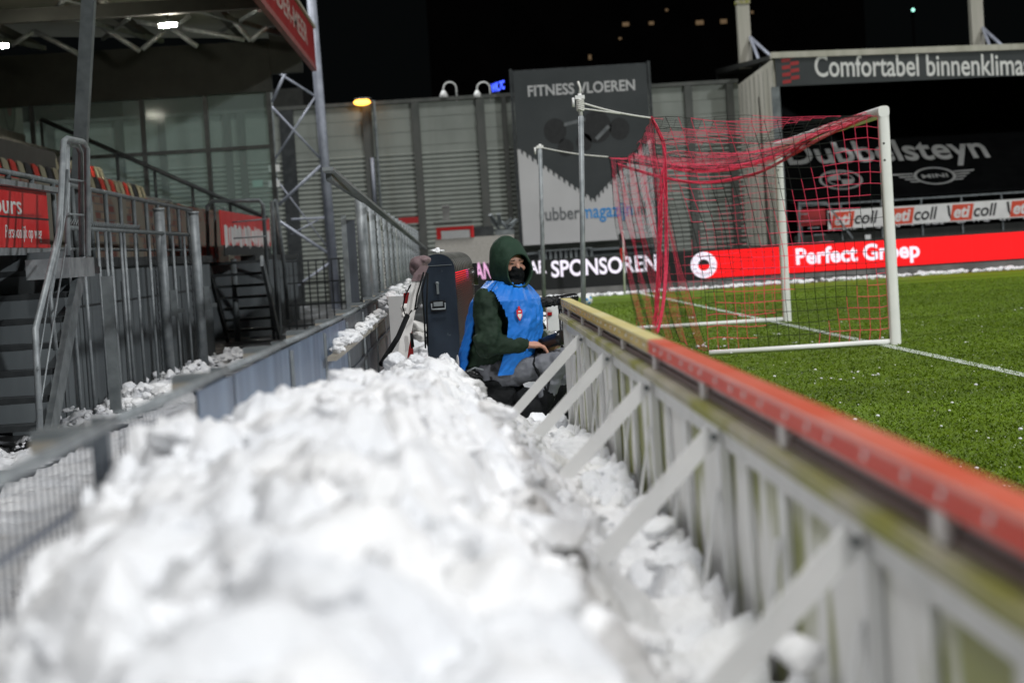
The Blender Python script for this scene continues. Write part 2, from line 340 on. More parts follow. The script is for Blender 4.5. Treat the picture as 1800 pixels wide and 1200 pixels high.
PROTO = []
for sd in range(16):                                                 # broken angular lumps: hulls of scattered points, worn a little
    rr = random.Random(sd*11+3); bm = bmesh.new()
    for k in range(rr.choice((11, 13, 16))):
        v = V((rr.gauss(0, 1), rr.gauss(0, 1), rr.gauss(0, 1))).normalized()*rr.uniform(.8, 1.12); bm.verts.new(v)
    bmesh.ops.convex_hull(bm, input=bm.verts[:]); bmesh.ops.delete(bm, geom=[v for v in bm.verts if not v.link_faces], context='VERTS')
    bmesh.ops.triangulate(bm, faces=bm.faces[:]); bmesh.ops.subdivide_edges(bm, edges=bm.edges[:], cuts=3, use_grid_fill=True)
    for k in range(3): bmesh.ops.smooth_vert(bm, verts=bm.verts[:], factor=.5, use_axis_x=True, use_axis_y=True, use_axis_z=True)
    bmesh.ops.triangulate(bm, faces=bm.faces[:]); bmesh.ops.subdivide_edges(bm, edges=bm.edges[:], cuts=1, use_grid_fill=True); bm.verts.ensure_lookup_table()
    for v in bm.verts: p = v.co.copy(); d, _ = noise.voronoi(p*2.6+V((sd, 0, 0))); v.co = p*(1.08+.16*(d[0]-.4)+.10*noise.fractal(p*4+V((sd*3., 1, 2)), .7, 2, 4))
    bm.verts.index_update(); PROTO.append((np.array([v.co[:] for v in bm.verts]), [tuple(v.index for v in f.verts) for f in bm.faces])); bm.free()
def chunk(mb, c, r, seed, n=0, m=0, flat=.8):
    va, fs = PROTO[int(abs(seed)*7.31+r*1000) % 16]; rr = random.Random(int(seed*1000))
    rot = np.array((Matrix.Rotation(rr.uniform(0, 6.3), 3, 'Z') @ Matrix.Rotation(rr.uniform(0, 6.3), 3, 'X')).to_3x3()); p = va @ rot.T
    p = p*np.array([rr.uniform(.75, 1.3), rr.uniform(.75, 1.3), flat*rr.uniform(.8, 1.15)])*r+np.array(c)
    k = len(mb.v); mb.v += [tuple(q) for q in p]; mb.f += [tuple(a+k for a in f) for f in fs]; mb.m += [0]*len(fs); mb.s += [True]*len(fs)
# ------------------------------------------------------------------ SETTING: ground, pitch, lines
mb = MB(); mb.grid(lambda u, v: (-300+600*u, -60+760*v, -.02), 20, 20, smooth=False)
solo('ground', mb, M['asphalt'], kind='structure')
mb = MB(); mb.grid(lambda u, v: (.72+60*u, -10+60.6*v, 0), 60, 60, smooth=False)
solo('pitch', mb, M['grass'], kind='structure')
def strip(a, b, w, z=.004):
    a, b = V(a), V(b); d = (b-a).normalized(); s = d.cross(ZU)*w/2
    return MB().add([a-s+ZU*z, b-s+ZU*z, b+s+ZU*z, a+s+ZU*z], [(0, 1, 2, 3)])
solo('goal_line', strip((4.68, -8, 0), (4.30, 50.2, 0), .12), M['paint_line'], kind='structure')
solo('goal_area_line', strip((4.66, 16.8, 0), (12, 16.9, 0), .12, .008), M['paint_line'], kind='structure')
# grass blades where the pitch is near enough to read
n = 260000
gy = 8.5+(rng.random(n)**2.0)*36; gx = .8+rng.random(n)*(.36*gy+.5)
h = .007+rng.random(n)*.012; ang = rng.random(n)*6.283; w = .004+gy*.00018
tx = gx+rng.normal(0, .012, n); ty = gy+rng.normal(0, .012, n)
vs = np.empty((n*3, 3)); vs[0::3] = np.c_[gx-np.cos(ang)*w, gy-np.sin(ang)*w, np.zeros(n)]; vs[1::3] = np.c_[gx+np.cos(ang)*w, gy+np.sin(ang)*w, np.zeros(n)]; vs[2::3] = np.c_[tx, ty, h]
me = bpy.data.meshes.new('grass'); me.vertices.add(n*3); me.vertices.foreach_set('co', vs.ravel()); me.loops.add(n*3); me.loops.foreach_set('vertex_index', np.arange(n*3))
me.polygons.add(n); me.polygons.foreach_set('loop_start', np.arange(0, n*3, 3)); me.polygons.foreach_set('loop_total', np.full(n, 3)); me.update(); me.validate(); me.materials.append(M['blade'])
g = bpy.data.objects.new('grass', me); COL.objects.link(g); tag(g, 'short green blades of turf across the pitch', 'grass', kind='stuff')
# crumbs of snow and ice on the turf
mb = MB()
for i in range(900):
    y = 9+random.random()**1.3*20; x = .9+random.random()*(.30*y); r = .0025+random.random()**9*.012
    mb.ell((x, y, r*.6+.02), [(r*1.3, 0, 0), (0, r, 0), (0, 0, r*.8)], 5, 3)
for (px, py, r) in ((1235, 610, .05), (1265, 610, .03), (1372, 588, .035), (1330, 590, .03), (1282, 597, .03), (1655, 596, .025), (1500, 655, .025), (1537, 660, .04), (1480, 668, .02), (1395, 603, .02), (1700, 602, .02), (1210, 560, .05), (1300, 557, .05), (1235, 571, .04)):
    p = PZ(px, py, 0)
    for k in range(4): r2 = r*random.uniform(.2, .6); chunk(mb, (p.x+random.gauss(0, r*1.3), p.y+random.gauss(0, r*1.3), r2*.6), r2, px+k*1.7)
solo('snow_crumbs', mb, M['snow'], 'small white crumbs of snow scattered on the green turf', 'snow', kind='stuff')

# ------------------------------------------------------------------ SNOW BANK in the corridor between fence and board
def lerp(t, xs, ys): return float(np.interp(t, xs, ys))
def prof(x, y):
    L = lerp(y, (1, 2.9, 3.5, 4, 5, 6.5, 8.5, 11, 14, 20), (.76, .80, .86, .92, .90, .82, .68, .56, .36, .18))
    C = lerp(y, (1, 3, 5, 7, 9, 11, 12.3, 12.9, 13.6, 15, 20), (.93, .95, .93, .87, .78, .73, .68, .56, .42, .42, .22))
    Rr = lerp(y, (1, 2, 3.3, 4.5, 6, 8, 10, 11.5, 12.6, 15, 20), (.84, .84, .76, .70, .70, .62, .52, .38, .24, .36, .18))
    B = lerp(y, (1, 3.5, 5, 8, 9.5, 12, 14, 16, 20), (.46, .48, .50, .47, .40, .27, .24, .30, .14))
    return lerp(x, (-.72, -.5, -.12, .12, .27, .38, .55), (L, (L+C)/2+.02, C, Rr, (Rr*.45+B*.55)-.02, B-.04, B))
def lumps(x, y, s):
    p = V((x, y, 0)); w = noise.noise(p*1.7+V((5, 1, 2)))*.25
    q = V((x+w, y+w, .3))
    d, pts = noise.voronoi(q*(5.2*s)); a = min(1., (d[1]-d[0])*1.7)
    d2, _ = noise.voronoi(q*(11*s)+V((3, 3, 0))); b = min(1., (d2[1]-d2[0])*1.8)
    d3, _ = noise.voronoi(q*(24*s)+V((1, 7, 2)))
    nr = 1+.7*max(0., min(1., (6-y)/2.5)) if s == 1. else 1.
    return (a**.6-.6)*.075*nr/s + (b**.6-.6)*.034/s - (d3[0]-.35)*.022/s + noise.fractal(q*14, .7, 2., 5)*.020 + noise.noise(q*2.3)*.06
ys = list(np.concatenate([np.arange(1.0, 6, .022), np.arange(6, 14, .016), np.arange(14, 24, .07)]))
xs = list(np.arange(-.70, .552, .013)); mb = MB(); nx = len(xs)
for y in ys:
    for x in xs:
        hgt = prof(x, y); e = lumps(x, y, 1.0)
        mb.v.append((x+noise.noise(V((x*9, y*9, 4)))*.012*(abs(x) < .6), y+noise.noise(V((x*9, y*9, 9)))*.02, max(.01, hgt+e)))
for j in range(len(ys)-1):
    for i in range(nx-1):
        a = j*nx+i; mb.f.append((a, a+1, a+nx+1, a+nx)); mb.m.append(0); mb.s.append(True)
for i in range(34):                                                  # the big blocks nearest the camera
    y = 1.9+random.random()*3.6; x = random.uniform(-.55, .06); r = random.uniform(.07, .13); x = max(-.70+r*1.35, x)
    chunk(mb, (x, y, prof(x, y)+lumps(x, y, 1.)-r*random.uniform(.35, .75)), r, i*2.3+.4)
for i in range(260):                                                 # chunks that have rolled down the steep side
    y = 1.6+random.random()*9; x = random.uniform(.10, .42); r = random.uniform(.02, .05)
    chunk(mb, (x, y, prof(x, y)+lumps(x, y, 1.)-r*random.uniform(-.1, .4)), r, i*1.9+.6)
for i in range(520):
    y = 1.6+random.random()**1.1*13.5; x = random.uniform(-.62, .52); r = random.choice((.022, .03, .038, .05, .065))*random.uniform(.7, 1.2)
    if y > 12.2 and .0 < x: r = min(r, .04)
    if x > .42: r = min(r, .045)
    if x > .05: r *= .8
    x = max(-.70+r*1.4, min(.555-r*1.4, x))
    z = prof(x, y)+lumps(x, y, 1.)+r*random.uniform(-.55, .05); chunk(mb, (x, y, z), r, i+1, 14, 10)
# big lumps one can point at
for (px, py, Y, r) in ((872, 722, 6.2, .058), (735, 640, 11.6, .11), (700, 640, 11.3, .09), (770, 660, 11.2, .10), (640, 672, 9.8, .10), (820, 690, 10.0, .10), 
                       (1085, 850, 7.6, .11), (1150, 900, 6.6, .09), (1010, 800, 8.8, .10), (1400, 1150, 3.35, .055), (1240, 1110, 4.5, .06), (1190, 1000, 5.2, .075), (1160, 930, 5.6, .06), (940, 880, 5.2, .06), (1000, 935, 4.2, .08), (985, 740, 11.4, .07), (1010, 770, 10.4, .06)):
    chunk(mb, P(px, py, Y), r, px*.13, 26, 18)
solo('snow_bank', mb, M['snow'], 'deep bank of cleared lumpy white snow between the fence and the board', 'snow', kind='stuff')
# snow behind the photographer, by the goal and along the far boards
mb = MB()
for i in range(60):
    p = P(random.uniform(925, 1000), random.uniform(560, 600), random.uniform(15, 17)); r = random.uniform(.05, .11); chunk(mb, (p.x, p.y, max(.05, p.z)), r, i*1.7+.3, 14, 10)
for i in range(50):
    y = random.uniform(15.5, 26); x = random.uniform(-.5, .1); r = random.uniform(.08, .16); chunk(mb, (x, y, .22+random.random()*.14), r, i*1.3+.7, 12, 9)
for i in range(26):                                                  # heap that fills the gap under the board's far end
    y = random.uniform(14.0, 16.5); x = random.uniform(.35, .75); r = random.uniform(.09, .16); chunk(mb, (x, y, random.uniform(.1, .45)), r, i*1.9+.2, 14, 10)
solo('snow_heap', mb, M['snow'], 'loose white snow lumps heaped behind the seated photographer', 'snow', kind='stuff')
mb = MB()
for i in range(700):
    x = -1+random.random()*22; r = random.uniform(.04, .11); chunk(mb, (x, 50.9+random.gauss(0, .25), .02), r, i*.9+.1, 9, 6, .7)
solo('snow_edge', mb, M['snow'], 'thin white line of swept snow along the foot of the far screens', 'snow', kind='stuff')
mb = MB()
for (px, py, Y, rr, nn) in ((255, 690, 21.0, .16, 26), (300, 690, 20.5, .16, 22), (230, 715, 20, .12, 14), (320, 683, 22, .12, 10)):
    for i in range(nn*3):
        p = P(px+random.gauss(0, 18), py+random.gauss(0, 7)+12, Y); chunk(mb, (p.x, p.y+random.uniform(-.3, .3), max(.02, p.z)), rr*(.2+.8*random.random()**1.6), i*1.31+px, 16, 11)
solo('snow_heap', mb, M['snow'], 'bright snow heap on the dark path beside the two thick posts', 'snow', kind='stuff')
mb = MB()
def dr(u, v):
    x, y = -3.68+.75*u, 13+18*v; e = (1-abs(u-.4)*1.7); n_ = noise.fractal(V((x*2.2, y*1.1, 3)), .8, 2, 4)
    return (x, y, -.03+max(0, n_+.12)*.20*max(0, e)+(lumps(x, y, 1.6)*.5 if n_ > -.05 else 0))
mb.grid(dr, 40, 520)
for i in range(260):
    y = random.uniform(14, 30); x = -3.42+random.gauss(0, .16); r = .014+.065*random.random()**2.5
    chunk(mb, (x, y, max(0, noise.fractal(V((x*2.2, y*1.1, 3)), .8, 2, 4)+.12)*.18+r*.2), r, i*1.7+.9)
for i in range(60):
    y = random.uniform(3, 9); x = random.uniform(-2.2, -.9); r = random.uniform(.03, .09); chunk(mb, (x, y, r*.2), r, i*1.1+.9, 11, 8, .5)
solo('snow_clods', mb, M['snow2'], 'grey clods of old snow lying in the shade along the stand wall', 'snow', kind='stuff')
# trodden sheet of snow on the path just left of the fence
mb = MB(); mb.grid(lambda u, v: (-2.9+.012*0+2.1*u, 3+18*v, -.012+.07*max(0, noise.fractal(V((u*5, v*44, 2)), .8, 2, 4)+.24)), 70, 420)
solo('path_snow', mb, M['snow'], 'trodden grey snow cover on the path behind the mesh fence', 'snow', kind='stuff')

# ------------------------------------------------------------------ LOW FENCE on the left of the snow
FX = -.715
fence = thing('mesh_fence', (FX, 8, 0), 'waist high fence of wire mesh and blue grey sheets left of the snow bank', 'fence')
def ftop(y): return lerp(y, (2, 4.2, 12.2, 29), (1.0, 1.0, .956, .945))
joints = [.2, 2.2, 4.2, 6.2, 8.2, 10.2, 12.2, 14.2, 16.2, 18.2, 20.2, 22.2, 24.2, 26.2, 28.2]
for a, b in zip(joints[:-1], joints[1:]):
    ta, tb = ftop(a), ftop(b)
    if b <= 6.3:
        mb = MB(); y = a+.03
        while y < b-.01: mb.bar((FX, y, .04), (FX, y, ftop(y)-.01), .0034, .0034); y += .052
        for hh in (.08, .28, .48, .68, .88): mb.bar((FX+.005, a, hh), (FX+.005, b, hh-(ta-tb)*.5), .008, .008)
        part('wire_mesh', mb, M['meshwire'], fence)
    if b > 5.9:
        a2 = max(a+.02, 5.35); mb = MB(); bulge = random.uniform(-.012, .012)
        def fn(u, v, a2=a2, b=b): y = a2+(b-.02-a2)*u; return (FX+.022+bulge*math.sin(u*math.pi)*math.sin(v*math.pi)+.004*noise.noise(V((y*3, v*3, 0))), y, .03+(ftop(y)-.045)*v)
        mb.grid(fn, 14, 8); mb.grid(lambda u, v: V(fn(u, v))-XU*.006, 14, 8)
        part('cover_sheet', mb, M['fence_sheet'] if b < 13 else M['darkboard'], fence)
        mb = MB()
        for hh in (.36, .66): mb.bar((FX+.036, a2, hh*ftop(a2)), (FX+.036, b-.02, hh*ftop(b)), .012, .022)
        part('batten', mb, M['darkboard'], fence)
    part('top_rail', MB().tube([(FX, a, ta), (FX, (a+b)/2, (ta+tb)/2-.004), (FX, b, tb)], .013, 8), M['galv'], fence)
    part('post', MB().bar((FX-.03, b, -.02), (FX-.03, b, tb+.01), .032, .032, (0, 1, 0)), M['galvdark'], fence)
    mb = MB(); mb.box((FX-.15, b-.10, tb-.045), (FX-.035, b+.04, tb-.005)); part('bracket', mb, M['galvdark'], fence)
    part('bracket_edge', MB().box((FX-.15, b-.105, tb-.045), (FX-.05, b-.102, tb-.025)), M['timber'], fence)
    if b > 7: part('seam_strip', MB().bar((FX+.03, b-.0, .05), (FX+.03, b, tb-.03), .02, .012, (1, 0, 0)), M['galv'], fence)
ledge = MB(); ledge.bar((FX+.07, 10.0, .82), (FX+.07, 16.4, .80), .045, .02)
solo('timber_rail', ledge, M['timber'], 'loose pale timber rail on the fence with snow lying along it', 'rail')
mb = MB()
for i in range(260):
    y = random.uniform(10.3, 16.3); r = (.008+.034*random.random()**2)*(1+.5*noise.noise(V((y, 0, 0)))); chunk(mb, (FX+.07+random.gauss(0, .012), y, .832+r*.3+random.random()*.028), r, i*1.7, 10, 7)
for i in range(60):
    y = random.uniform(17, 29); r = random.uniform(.03, .06); chunk(mb, (FX+.04, y, ftop(y)-.05+random.gauss(0, .03)), r, i*1.1, 9, 6)
solo('rail_snow', mb, M['snow'], 'ragged white snow resting on the timber rail of the fence', 'snow', kind='stuff')

# ------------------------------------------------------------------ BOARDS on the right of the snow
BX = .570
BRACES = [-.5, 1.3, 3.10, 4.86, 6.62, 8.40, 10.25, 12.05]
def board(name, y0, y1, capm, topm, label):
    t = thing(name, (BX+.03, (y0+y1)/2, 0), label, 'advertising board')
    mb = MB(); mb.grid(lambda u, v: (BX+.034, y0+(y1-y0)*u, .0+.87*v), 40, 6, smooth=False); mb.box((BX+.036, y0, 0), (BX+.05, y1, .87))
    part('backing_panel', mb, M['panelwhite'], t)
    part('ledge', MB().box((BX-.012, y0, .876), (BX+.05, y1, .894)), M['moss'], t)
    part('ledge_lip', MB().box((BX-.020, y0, .866), (BX-.0135, y1, .890)), M['moss'], t)
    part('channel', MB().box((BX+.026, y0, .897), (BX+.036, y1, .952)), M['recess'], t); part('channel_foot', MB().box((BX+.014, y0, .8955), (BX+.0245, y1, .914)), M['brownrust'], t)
    mb = MB(); mb.box((BX, y0, .940), (BX+.010, y1, .974)); mb.box((BX+.045, y0, .80), (BX+.054, y1, .974))
    part('cap_rail', mb, capm, t); part('cap_top', MB().box((BX, y0, .9745), (BX+.054, y1, .982)), topm, t)  # top strip coloured lighter than the sides to imitate its sheen
    y = y0+.12
    while y < y1-.05:
        if y > 1.5: part('screw', MB().ell((BX-.0005, y, .961), [(.003, 0, 0), (0, .010, 0), (0, 0, .0075)], 8, 6), M['screw'], t)
        y += .26+.06*math.sin(y*7)
    y = 2.585
    while y < y1:
        if y > y0+.05: part('spacer', MB().box((BX+.004, y-.035, .895), (BX+.025, y+.035, .939)), M['recess'], t)
        y += 1.28
    for y, yn in zip(BRACES[:-1], BRACES[1:]):
        L = yn-y
        if y0 < y < y1:
            part('stud', MB().box((BX+.006, y, .0), (BX+.030, y+.055, .865)), M['whitebar'], t)
            d = V((BX-.004, y+.01, .835)); f = V((BX-.90, y+.03, -.06))
            part('brace', MB().bar(d, f, .010, .046, (0, 0, 1)), M['whitebar'], t)
            part('stay', MB().bar((BX, y+.03, .70), (BX-.14, y+.05, -.02), .035, .006, (1, 0, 0)), M['whitebar'], t)
            part('bolt', MB().tube([(BX-.006, y+.003, .825), (BX-.006, y-.004, .825)], .008, 8), M['galvdark'], t)
        if y < y1 and yn > y0: part('top_strip', MB().box((BX+.016, max(y0, y+.058), .80), (BX+.0325, min(y1, yn-.003), .862)), M['whitebar'], t)
        for f_, w_, st in ((.5, .085, 1), (.8, .025, 0)):
            y2 = y+L*f_
            if y0 < y2 < y1:
                part('stud', MB().box((BX+.020, y2, .0), (BX+.0325, y2+w_, .797)), M['whitebar'], t)
                if st: part('stay', MB().bar((BX+.012, y2+.05, .70), (BX-.10, y2+.07, -.02), .03, .006, (1, 0, 0)), M['whitebar'], t)
    return t
board('advertising_board', .4, 6.55, M['redpaint'], M['redsheen'], 'white board with bright red cap rail running out of the photo bottom right')
yb = board('advertising_board', 6.556, 12.25, M['yellowpaint'], M['yellowsheen'], 'white board with pale topped yellow cap rail ending beside the seated photographer')
part('end_plate', MB().box((BX+.005, 12.252, .02), (BX+.05, 12.262, .97)), M['whitebar'], yb)

# ------------------------------------------------------------------ GOAL
GX, GN, GF = 4.615, 22.37, 29.81
goal = thing('football_goal', (GX, (GN+GF)/2, 0), 'full size white football goal with red and black net', 'goal')
def post(x, y, z0, z1):
    mb = MB(); pts = []
    for k in range(16):
        a = 2*math.pi*k/16; c, s_ = math.cos(a), math.sin(a); pts.append((x+.06*math.copysign(abs(c)**.6, c), y+.06*math.copysign(abs(s_)**.6, s_)))
    mb.add([(p[0], p[1], z0) for p in pts]+[(p[0], p[1], z1) for p in pts], [tuple(range(16))[::-1], tuple(range(16, 32))]); mb.add([(p[0], p[1], z0) for p in pts]+[(p[0], p[1], z1) for p in pts], [(i, (i+1) % 16, 16+(i+1) % 16, 16+i) for i in range(16)], 0, True); return mb
for y in (GN, GF):
    pb = part('goal_post', post(GX, y, 0, 2.50), M['white'], goal)
    mb = MB(); [mb.tube([(GX-.02, y-.0605, z), (GX-.02, y-.058, z)], .012, 8) for z in (2.16, 1.98)]; part('bolt_hole', mb, M['black'], pb)
mb = MB(); pts = []
for k in range(16):
    a = 2*math.pi*k/16; c, s_ = math.cos(a), math.sin(a); pts.append((.06*math.copysign(abs(c)**.6, c), .06*math.copysign(abs(s_)**.6, s_)))
mb.add([(GX+p[0], GN-.06, 2.50+p[1]) for p in pts]+[(GX+p[0], GF+.06, 2.50+p[1]) for p in pts], [tuple(range(16)), tuple(range(16, 32))[::-1]]); mb.add([(GX+p[0], GN-.06, 2.50+p[1]) for p in pts]+[(GX+p[0], GF+.06, 2.50+p[1]) for p in pts], [(i, (i+1) % 16, 16+(i+1) % 16, 16+i) for i in range(16)], 0, True)
part('crossbar', mb, M['white'], goal)
BXB = 2.60
for y in (GN, GF): part('ground_bar', MB().tube([(BXB if y == GN else 2.45, y, .035), (GX-.05, y, .035)], .03, 10), M['white'], goal)
NT, FT = V((2.13, GN, 2.585)), V((2.19, GF, 2.50))                   # the two top back corners of the net
def wob(p, s): return p+V((noise.noise(p*1.9+V((s, 0, 0))), noise.noise(p*1.9+V((0, s, 3))), noise.noise(p*1.9+V((7, 0, s)))))*.035
def net(fn, nu, nv, ph, sg=1, band=7, r=.0025):
    mb = MB()
    pt = [[fn(i/nu, j/nv) for i in range(nu+1)] for j in range(nv+1)]
    for j in range(nv+1):
        for i in range(nu+1):
            for di, dj in ((1, 0), (0, 1)):
                if i+di <= nu and j+dj <= nv: mb.tube([pt[j][i], pt[j+dj][i+di]], r, 3, 0 if ((i-sg*j+ph)//band) % 2 else 1, False)
    return mb
NM = [M['netred'], M['netblack']]
def side(y, T):
    A, B, C, D = V((BXB if y == GN else 2.45, y, .06)), V((GX-.06, y, .06)), V((GX-.06, y, 2.45)), T
    def fn(u, v):
        k = 1-.13*math.sin(v*math.pi)*(1-u)                           # the back edge bellies in
        p = (A*(1-u)+B*u)*(1-v)+(D*(1-u)+C*u)*v; p.x += .16*math.sin(v*math.pi)*(1-u); p.z -= .05*math.sin(u*math.pi)*v
        p.y += .06*noise.noise(V((u*2, v*2, y))); return wob(p, 1) if 0 < u < 1 and 0 < v else p
    return fn
part('side_net', net(side(GN, NT), 18, 20, 10, r=.0037), NM, goal)
part('side_net', net(side(GF, FT), 18, 20, 9, r=.003), NM, goal)
def back(u, v):
    p = (V((BXB, GN, .05))*(1-u)+V((2.45, GF, .05))*u)*(1-v)+(NT*(1-u)+FT*u)*v; p.x -= .05*math.sin(v*math.pi); p.z -= .22*math.sin(u*math.pi)*v; return wob(p, 2)
part('back_net', net(back, 58, 20, 5, 0, 6), NM, goal)
def roof(u, v):
    p = (V((GX-.04, GN, 2.46))*(1-u)+V((GX-.04, GF, 2.46))*u)*(1-v)+(NT*(1-u)+FT*u)*v; p.z -= .34*math.sin(u*math.pi)*math.sin(v*math.pi)+.22*math.sin(u*math.pi)*v*v; return wob(p, 3) if 0 < v else p
part('roof_net', net(roof, 58, 18, 2), NM, goal)
def bundle(pts, r, k=7, tw=3.):
    mb = MB(); pts = [V(p) for p in pts]; n = 60; L = len(pts)-1; path = []
    for i in range(n+1):                                             # Catmull-Rom
        t = i/n*L; a = min(int(t), L-1); f = t-a; p0, p1, p2, p3 = pts[max(a-1, 0)], pts[a], pts[a+1], pts[min(a+2, L)]
        path.append(.5*((2*p1)+(p2-p0)*f+(2*p0-5*p1+4*p2-p3)*f*f+(3*p1-p0-3*p2+p3)*f**3))
    for s_ in range(k):
        o = [p+V((math.cos(s_*2.4+i*tw/n*3)*r*(.3+.7*((s_*.37) % 1)), math.sin(s_*1.7+i*tw/n*2)*r, math.sin(s_*2.4+i*tw/n*3)*r*(.3+.7*((s_*.61) % 1)))) for i, p in enumerate(path)]
        mb.tube(o, .0045, 4, 0)
    return mb
part('net_bundle', bundle([P(1540, 200, 22.6), P(1450, 240, 24.2), P(1400, 268, 25.4), P(1330, 304, 25.8), P(1240, 321, 26), P(1172, 314, 26.3), P(1120, 300, 28), P(1085, 288, 29.5)], .022, 9), [M['netred']], goal)
part('net_bundle', bundle([P(1520, 204, 23), P(1440, 232, 24.6), P(1390, 262, 25.5), P(1320, 290, 25.8), P(1240, 300, 26), P(1180, 292, 26.2)], .05, 12), [M['netred']], goal)
part('net_bundle', bundle([NT, P(1166, 255, 22.45), P(1170, 320, 22.5), P(1171, 430, 22.6), P(1167, 520, 22.6), P(1156, 583, 22.6)], .022, 12), [M['netred']], goal)
part('net_bundle', bundle([P(1165, 300, 22.7), P(1162, 340, 22.7), P(1160, 430, 22.7), P(1155, 520, 22.7), P(1152, 570, 22.7)], .03, 10), [M['netred']], goal)
def net_pole(px_b, px_t, py_t, Y, corner, label, big):
    t = thing('net_support_pole', (P(px_b, 500, Y).x, Y, 0), label, 'pole')
    top = P(px_t, py_t, Y); b = P(px_b, 520, Y); b = b+(b-top)*(b.z/(top.z-b.z))
    part('pole', MB().tube([b, top-V((0, 0, .22)) if big else top], .028 if big else .03, 12), M['galv'], t)
    mb = MB(); mb.tube([top-V((0, 0, .25)), top+V((0, 0, .02))], .02, 10); mb.box((top.x-.05, Y-.03, top.z-.04), (top.x+.05, Y+.03, top.z+.0)); mb.tube([top+V((-.07, 0, -.02)), top+V((-.075, 0, -.12))], .014, 8)
    part('clamp', mb, M['white'] if not big else M['whitebar'], t)
    if big: part('rope_knot', join(*[MB().tube([top+V((.035*math.cos(a), .035*math.sin(a), -.02*k-.05+.01*math.sin(a*2))) for a in [i*.52 for i in range(13)]], .010, 6) for k in range(6)]+[MB().tube([top, top+V((.01, 0, .08)), top+V((-.01, 0, .15))], .012, 6)]), M['rope'], t)
    mb = MB(); a = top+V((.02, 0, -.08 if big else -.03)); mb.tube([a+(corner-a)*(i/12)-V((0, 0, .02*math.sin(i/12*math.pi))) for i in range(13)], .010, 6)
    if big: a = top+V((.02, 0, -.14)); mb.tube([a+(corner-a)*(i/12)*.55 for i in range(13)], .008, 6); mb.tube([a+(corner-a)*.55, V(corner)], .006, 6)
    part('guy_rope', mb, M['rope'], t)
net_pole(1025, 1019, 168, 22.3, NT, 'taller galvanised net pole with knotted rope in front of the dark banner', True)
net_pole(956, 949, 256, 29.9, FT, 'shorter white topped net pole right of the hooded photographer', False)

# ball, marker, corner flag
p = PZ(1033, 537, 0); mb = MB(); mb.sph((p.x, p.y, .11), .11, 0, 20, 14)
ball = thing('football', (p.x, p.y, 0), 'white and blue football lying on the grass behind the net pole', 'ball'); part('shell', mb, M['white'], ball)
mb = MB()
for a, b in ((-100, 10), (-40, 30), (-70, -30), (-150, 20)):
    d = V((math.cos(R(a))*math.cos(R(b)), math.sin(R(a))*math.cos(R(b)), math.sin(R(b)))); u = d.cross(ZU).normalized(); v = u.cross(d)
    mb.ell(V((p.x, p.y, .11))+d*.097, [u*.038, v*.038, d*.016], 10, 6)
part('blue_patch', mb, M['bannerblue'], ball)
p = PZ(936, 521, 0); mb = MB(); mb.tube([(p.x, p.y, 0), (p.x, p.y, .02), (p.x, p.y, .06), (p.x, p.y, .20)], [.22, .2, .17, .06], 18)
solo('marker_cone', mb, M['orange'], 'small orange marker cone by the far screen right of the hood', 'cone')
p = P(1098, 512, 49.6); fl = thing('corner_flag', (p.x, p.y, 0), 'corner flag with red and black cloth in front of the far screen', 'flag')
top = P(1095, 405, 49.6); part('pole', MB().tube([(p.x, p.y, 0), (top.x, p.y, top.z)], .022, 8), M['white'], fl)
mb = MB(); mb.grid(lambda u, v: (top.x-.14*u*(1-.3*v)+.02, p.y+.03*math.sin(u*3), top.z-.75*v-.1*u*(1-v)), 6, 12); mb.grid(lambda u, v: (top.x-.14*u*(1-.3*v)+.02, p.y+.008+.03*math.sin(u*3), top.z-.75*v-.1*u*(1-v)), 6, 12)
for i, f in enumerate(mb.f):
    if sum(mb.v[k][2] for k in f)/4 > top.z-.42: mb.m[i] = 1
part('flag_cloth', mb, [M['flagred'], M['black']], fl)

# ------------------------------------------------------------------ FAR SCREENS
LY = 52.0
def zline(px, py): return P(px, py, LY)
a0 = zline(770, 462); xb = zline(1236, 470).x; xe = 20.
ZT, ZB = .90, .235
led = thing('led_board', ((a0.x+xb)/2, LY, 0), 'black lit screen with white and pink sponsor lettering behind the photographer', 'led board')
part('casing', MB().box((a0.x, LY, .20), (xb-.01, LY+.18, ZT+.05)), M['black'], led)
part('screen', MB().box((a0.x+.05, LY-.012, ZB), (xb-.012, LY-.001, ZT)), M['screenblack'], led)
part('plinth', MB().box((a0.x, LY-.02, 0), (xb-.01, LY+.16, .195)), M['concrete'], led)
w0, w1 = zline(800, 495), zline(893, 495); part('lettering', write('BEDANKT', (w0.x, LY-.0125, w0.z+.02), XU, ZU, w1.x-w0.x, .42, .005, .02), M['ledpinkwhite'], led)
w0, w1 = zline(908, 493), zline(962, 493); part('lettering', write('JAAR', (w0.x, LY-.0125, w0.z+.04), XU, ZU, w1.x-w0.x, .42, .005, .02), M['ledwhite'], led)
w0, w1 = zline(970, 490), zline(1156, 490); part('lettering', write('SPONSOREN', (w0.x, LY-.0125, w0.z+.03), XU, ZU, w1.x-w0.x, .42, .005, .022), M['ledwhite'], led)
led = thing('led_board', ((xe+xb)/2, LY, 0), 'bright red lit screen with round club badge and white lettering behind the goal', 'led board')
part('casing', MB().box((xb, LY, .20), (xe, LY+.18, ZT+.05)), M['black'], led)
part('screen', MB().box((xb+.02, LY-.012, ZB), (xe, LY-.001, ZT)), M['screenred'], led)
part('plinth', MB().box((xb, LY-.02, 0), (xe, LY+.16, .195)), M['concrete'], led)
for px in range(1290, 1900, 70):
    q = zline(px, 480); part('screen_joint', MB().box((q.x, LY-.0135, ZB), (q.x+.008, LY-.0122, ZT)), M['darkred'], led)
w0, w1 = zline(1400, 470), zline(1618, 470); cy_ = (ZT+ZB)/2-.21
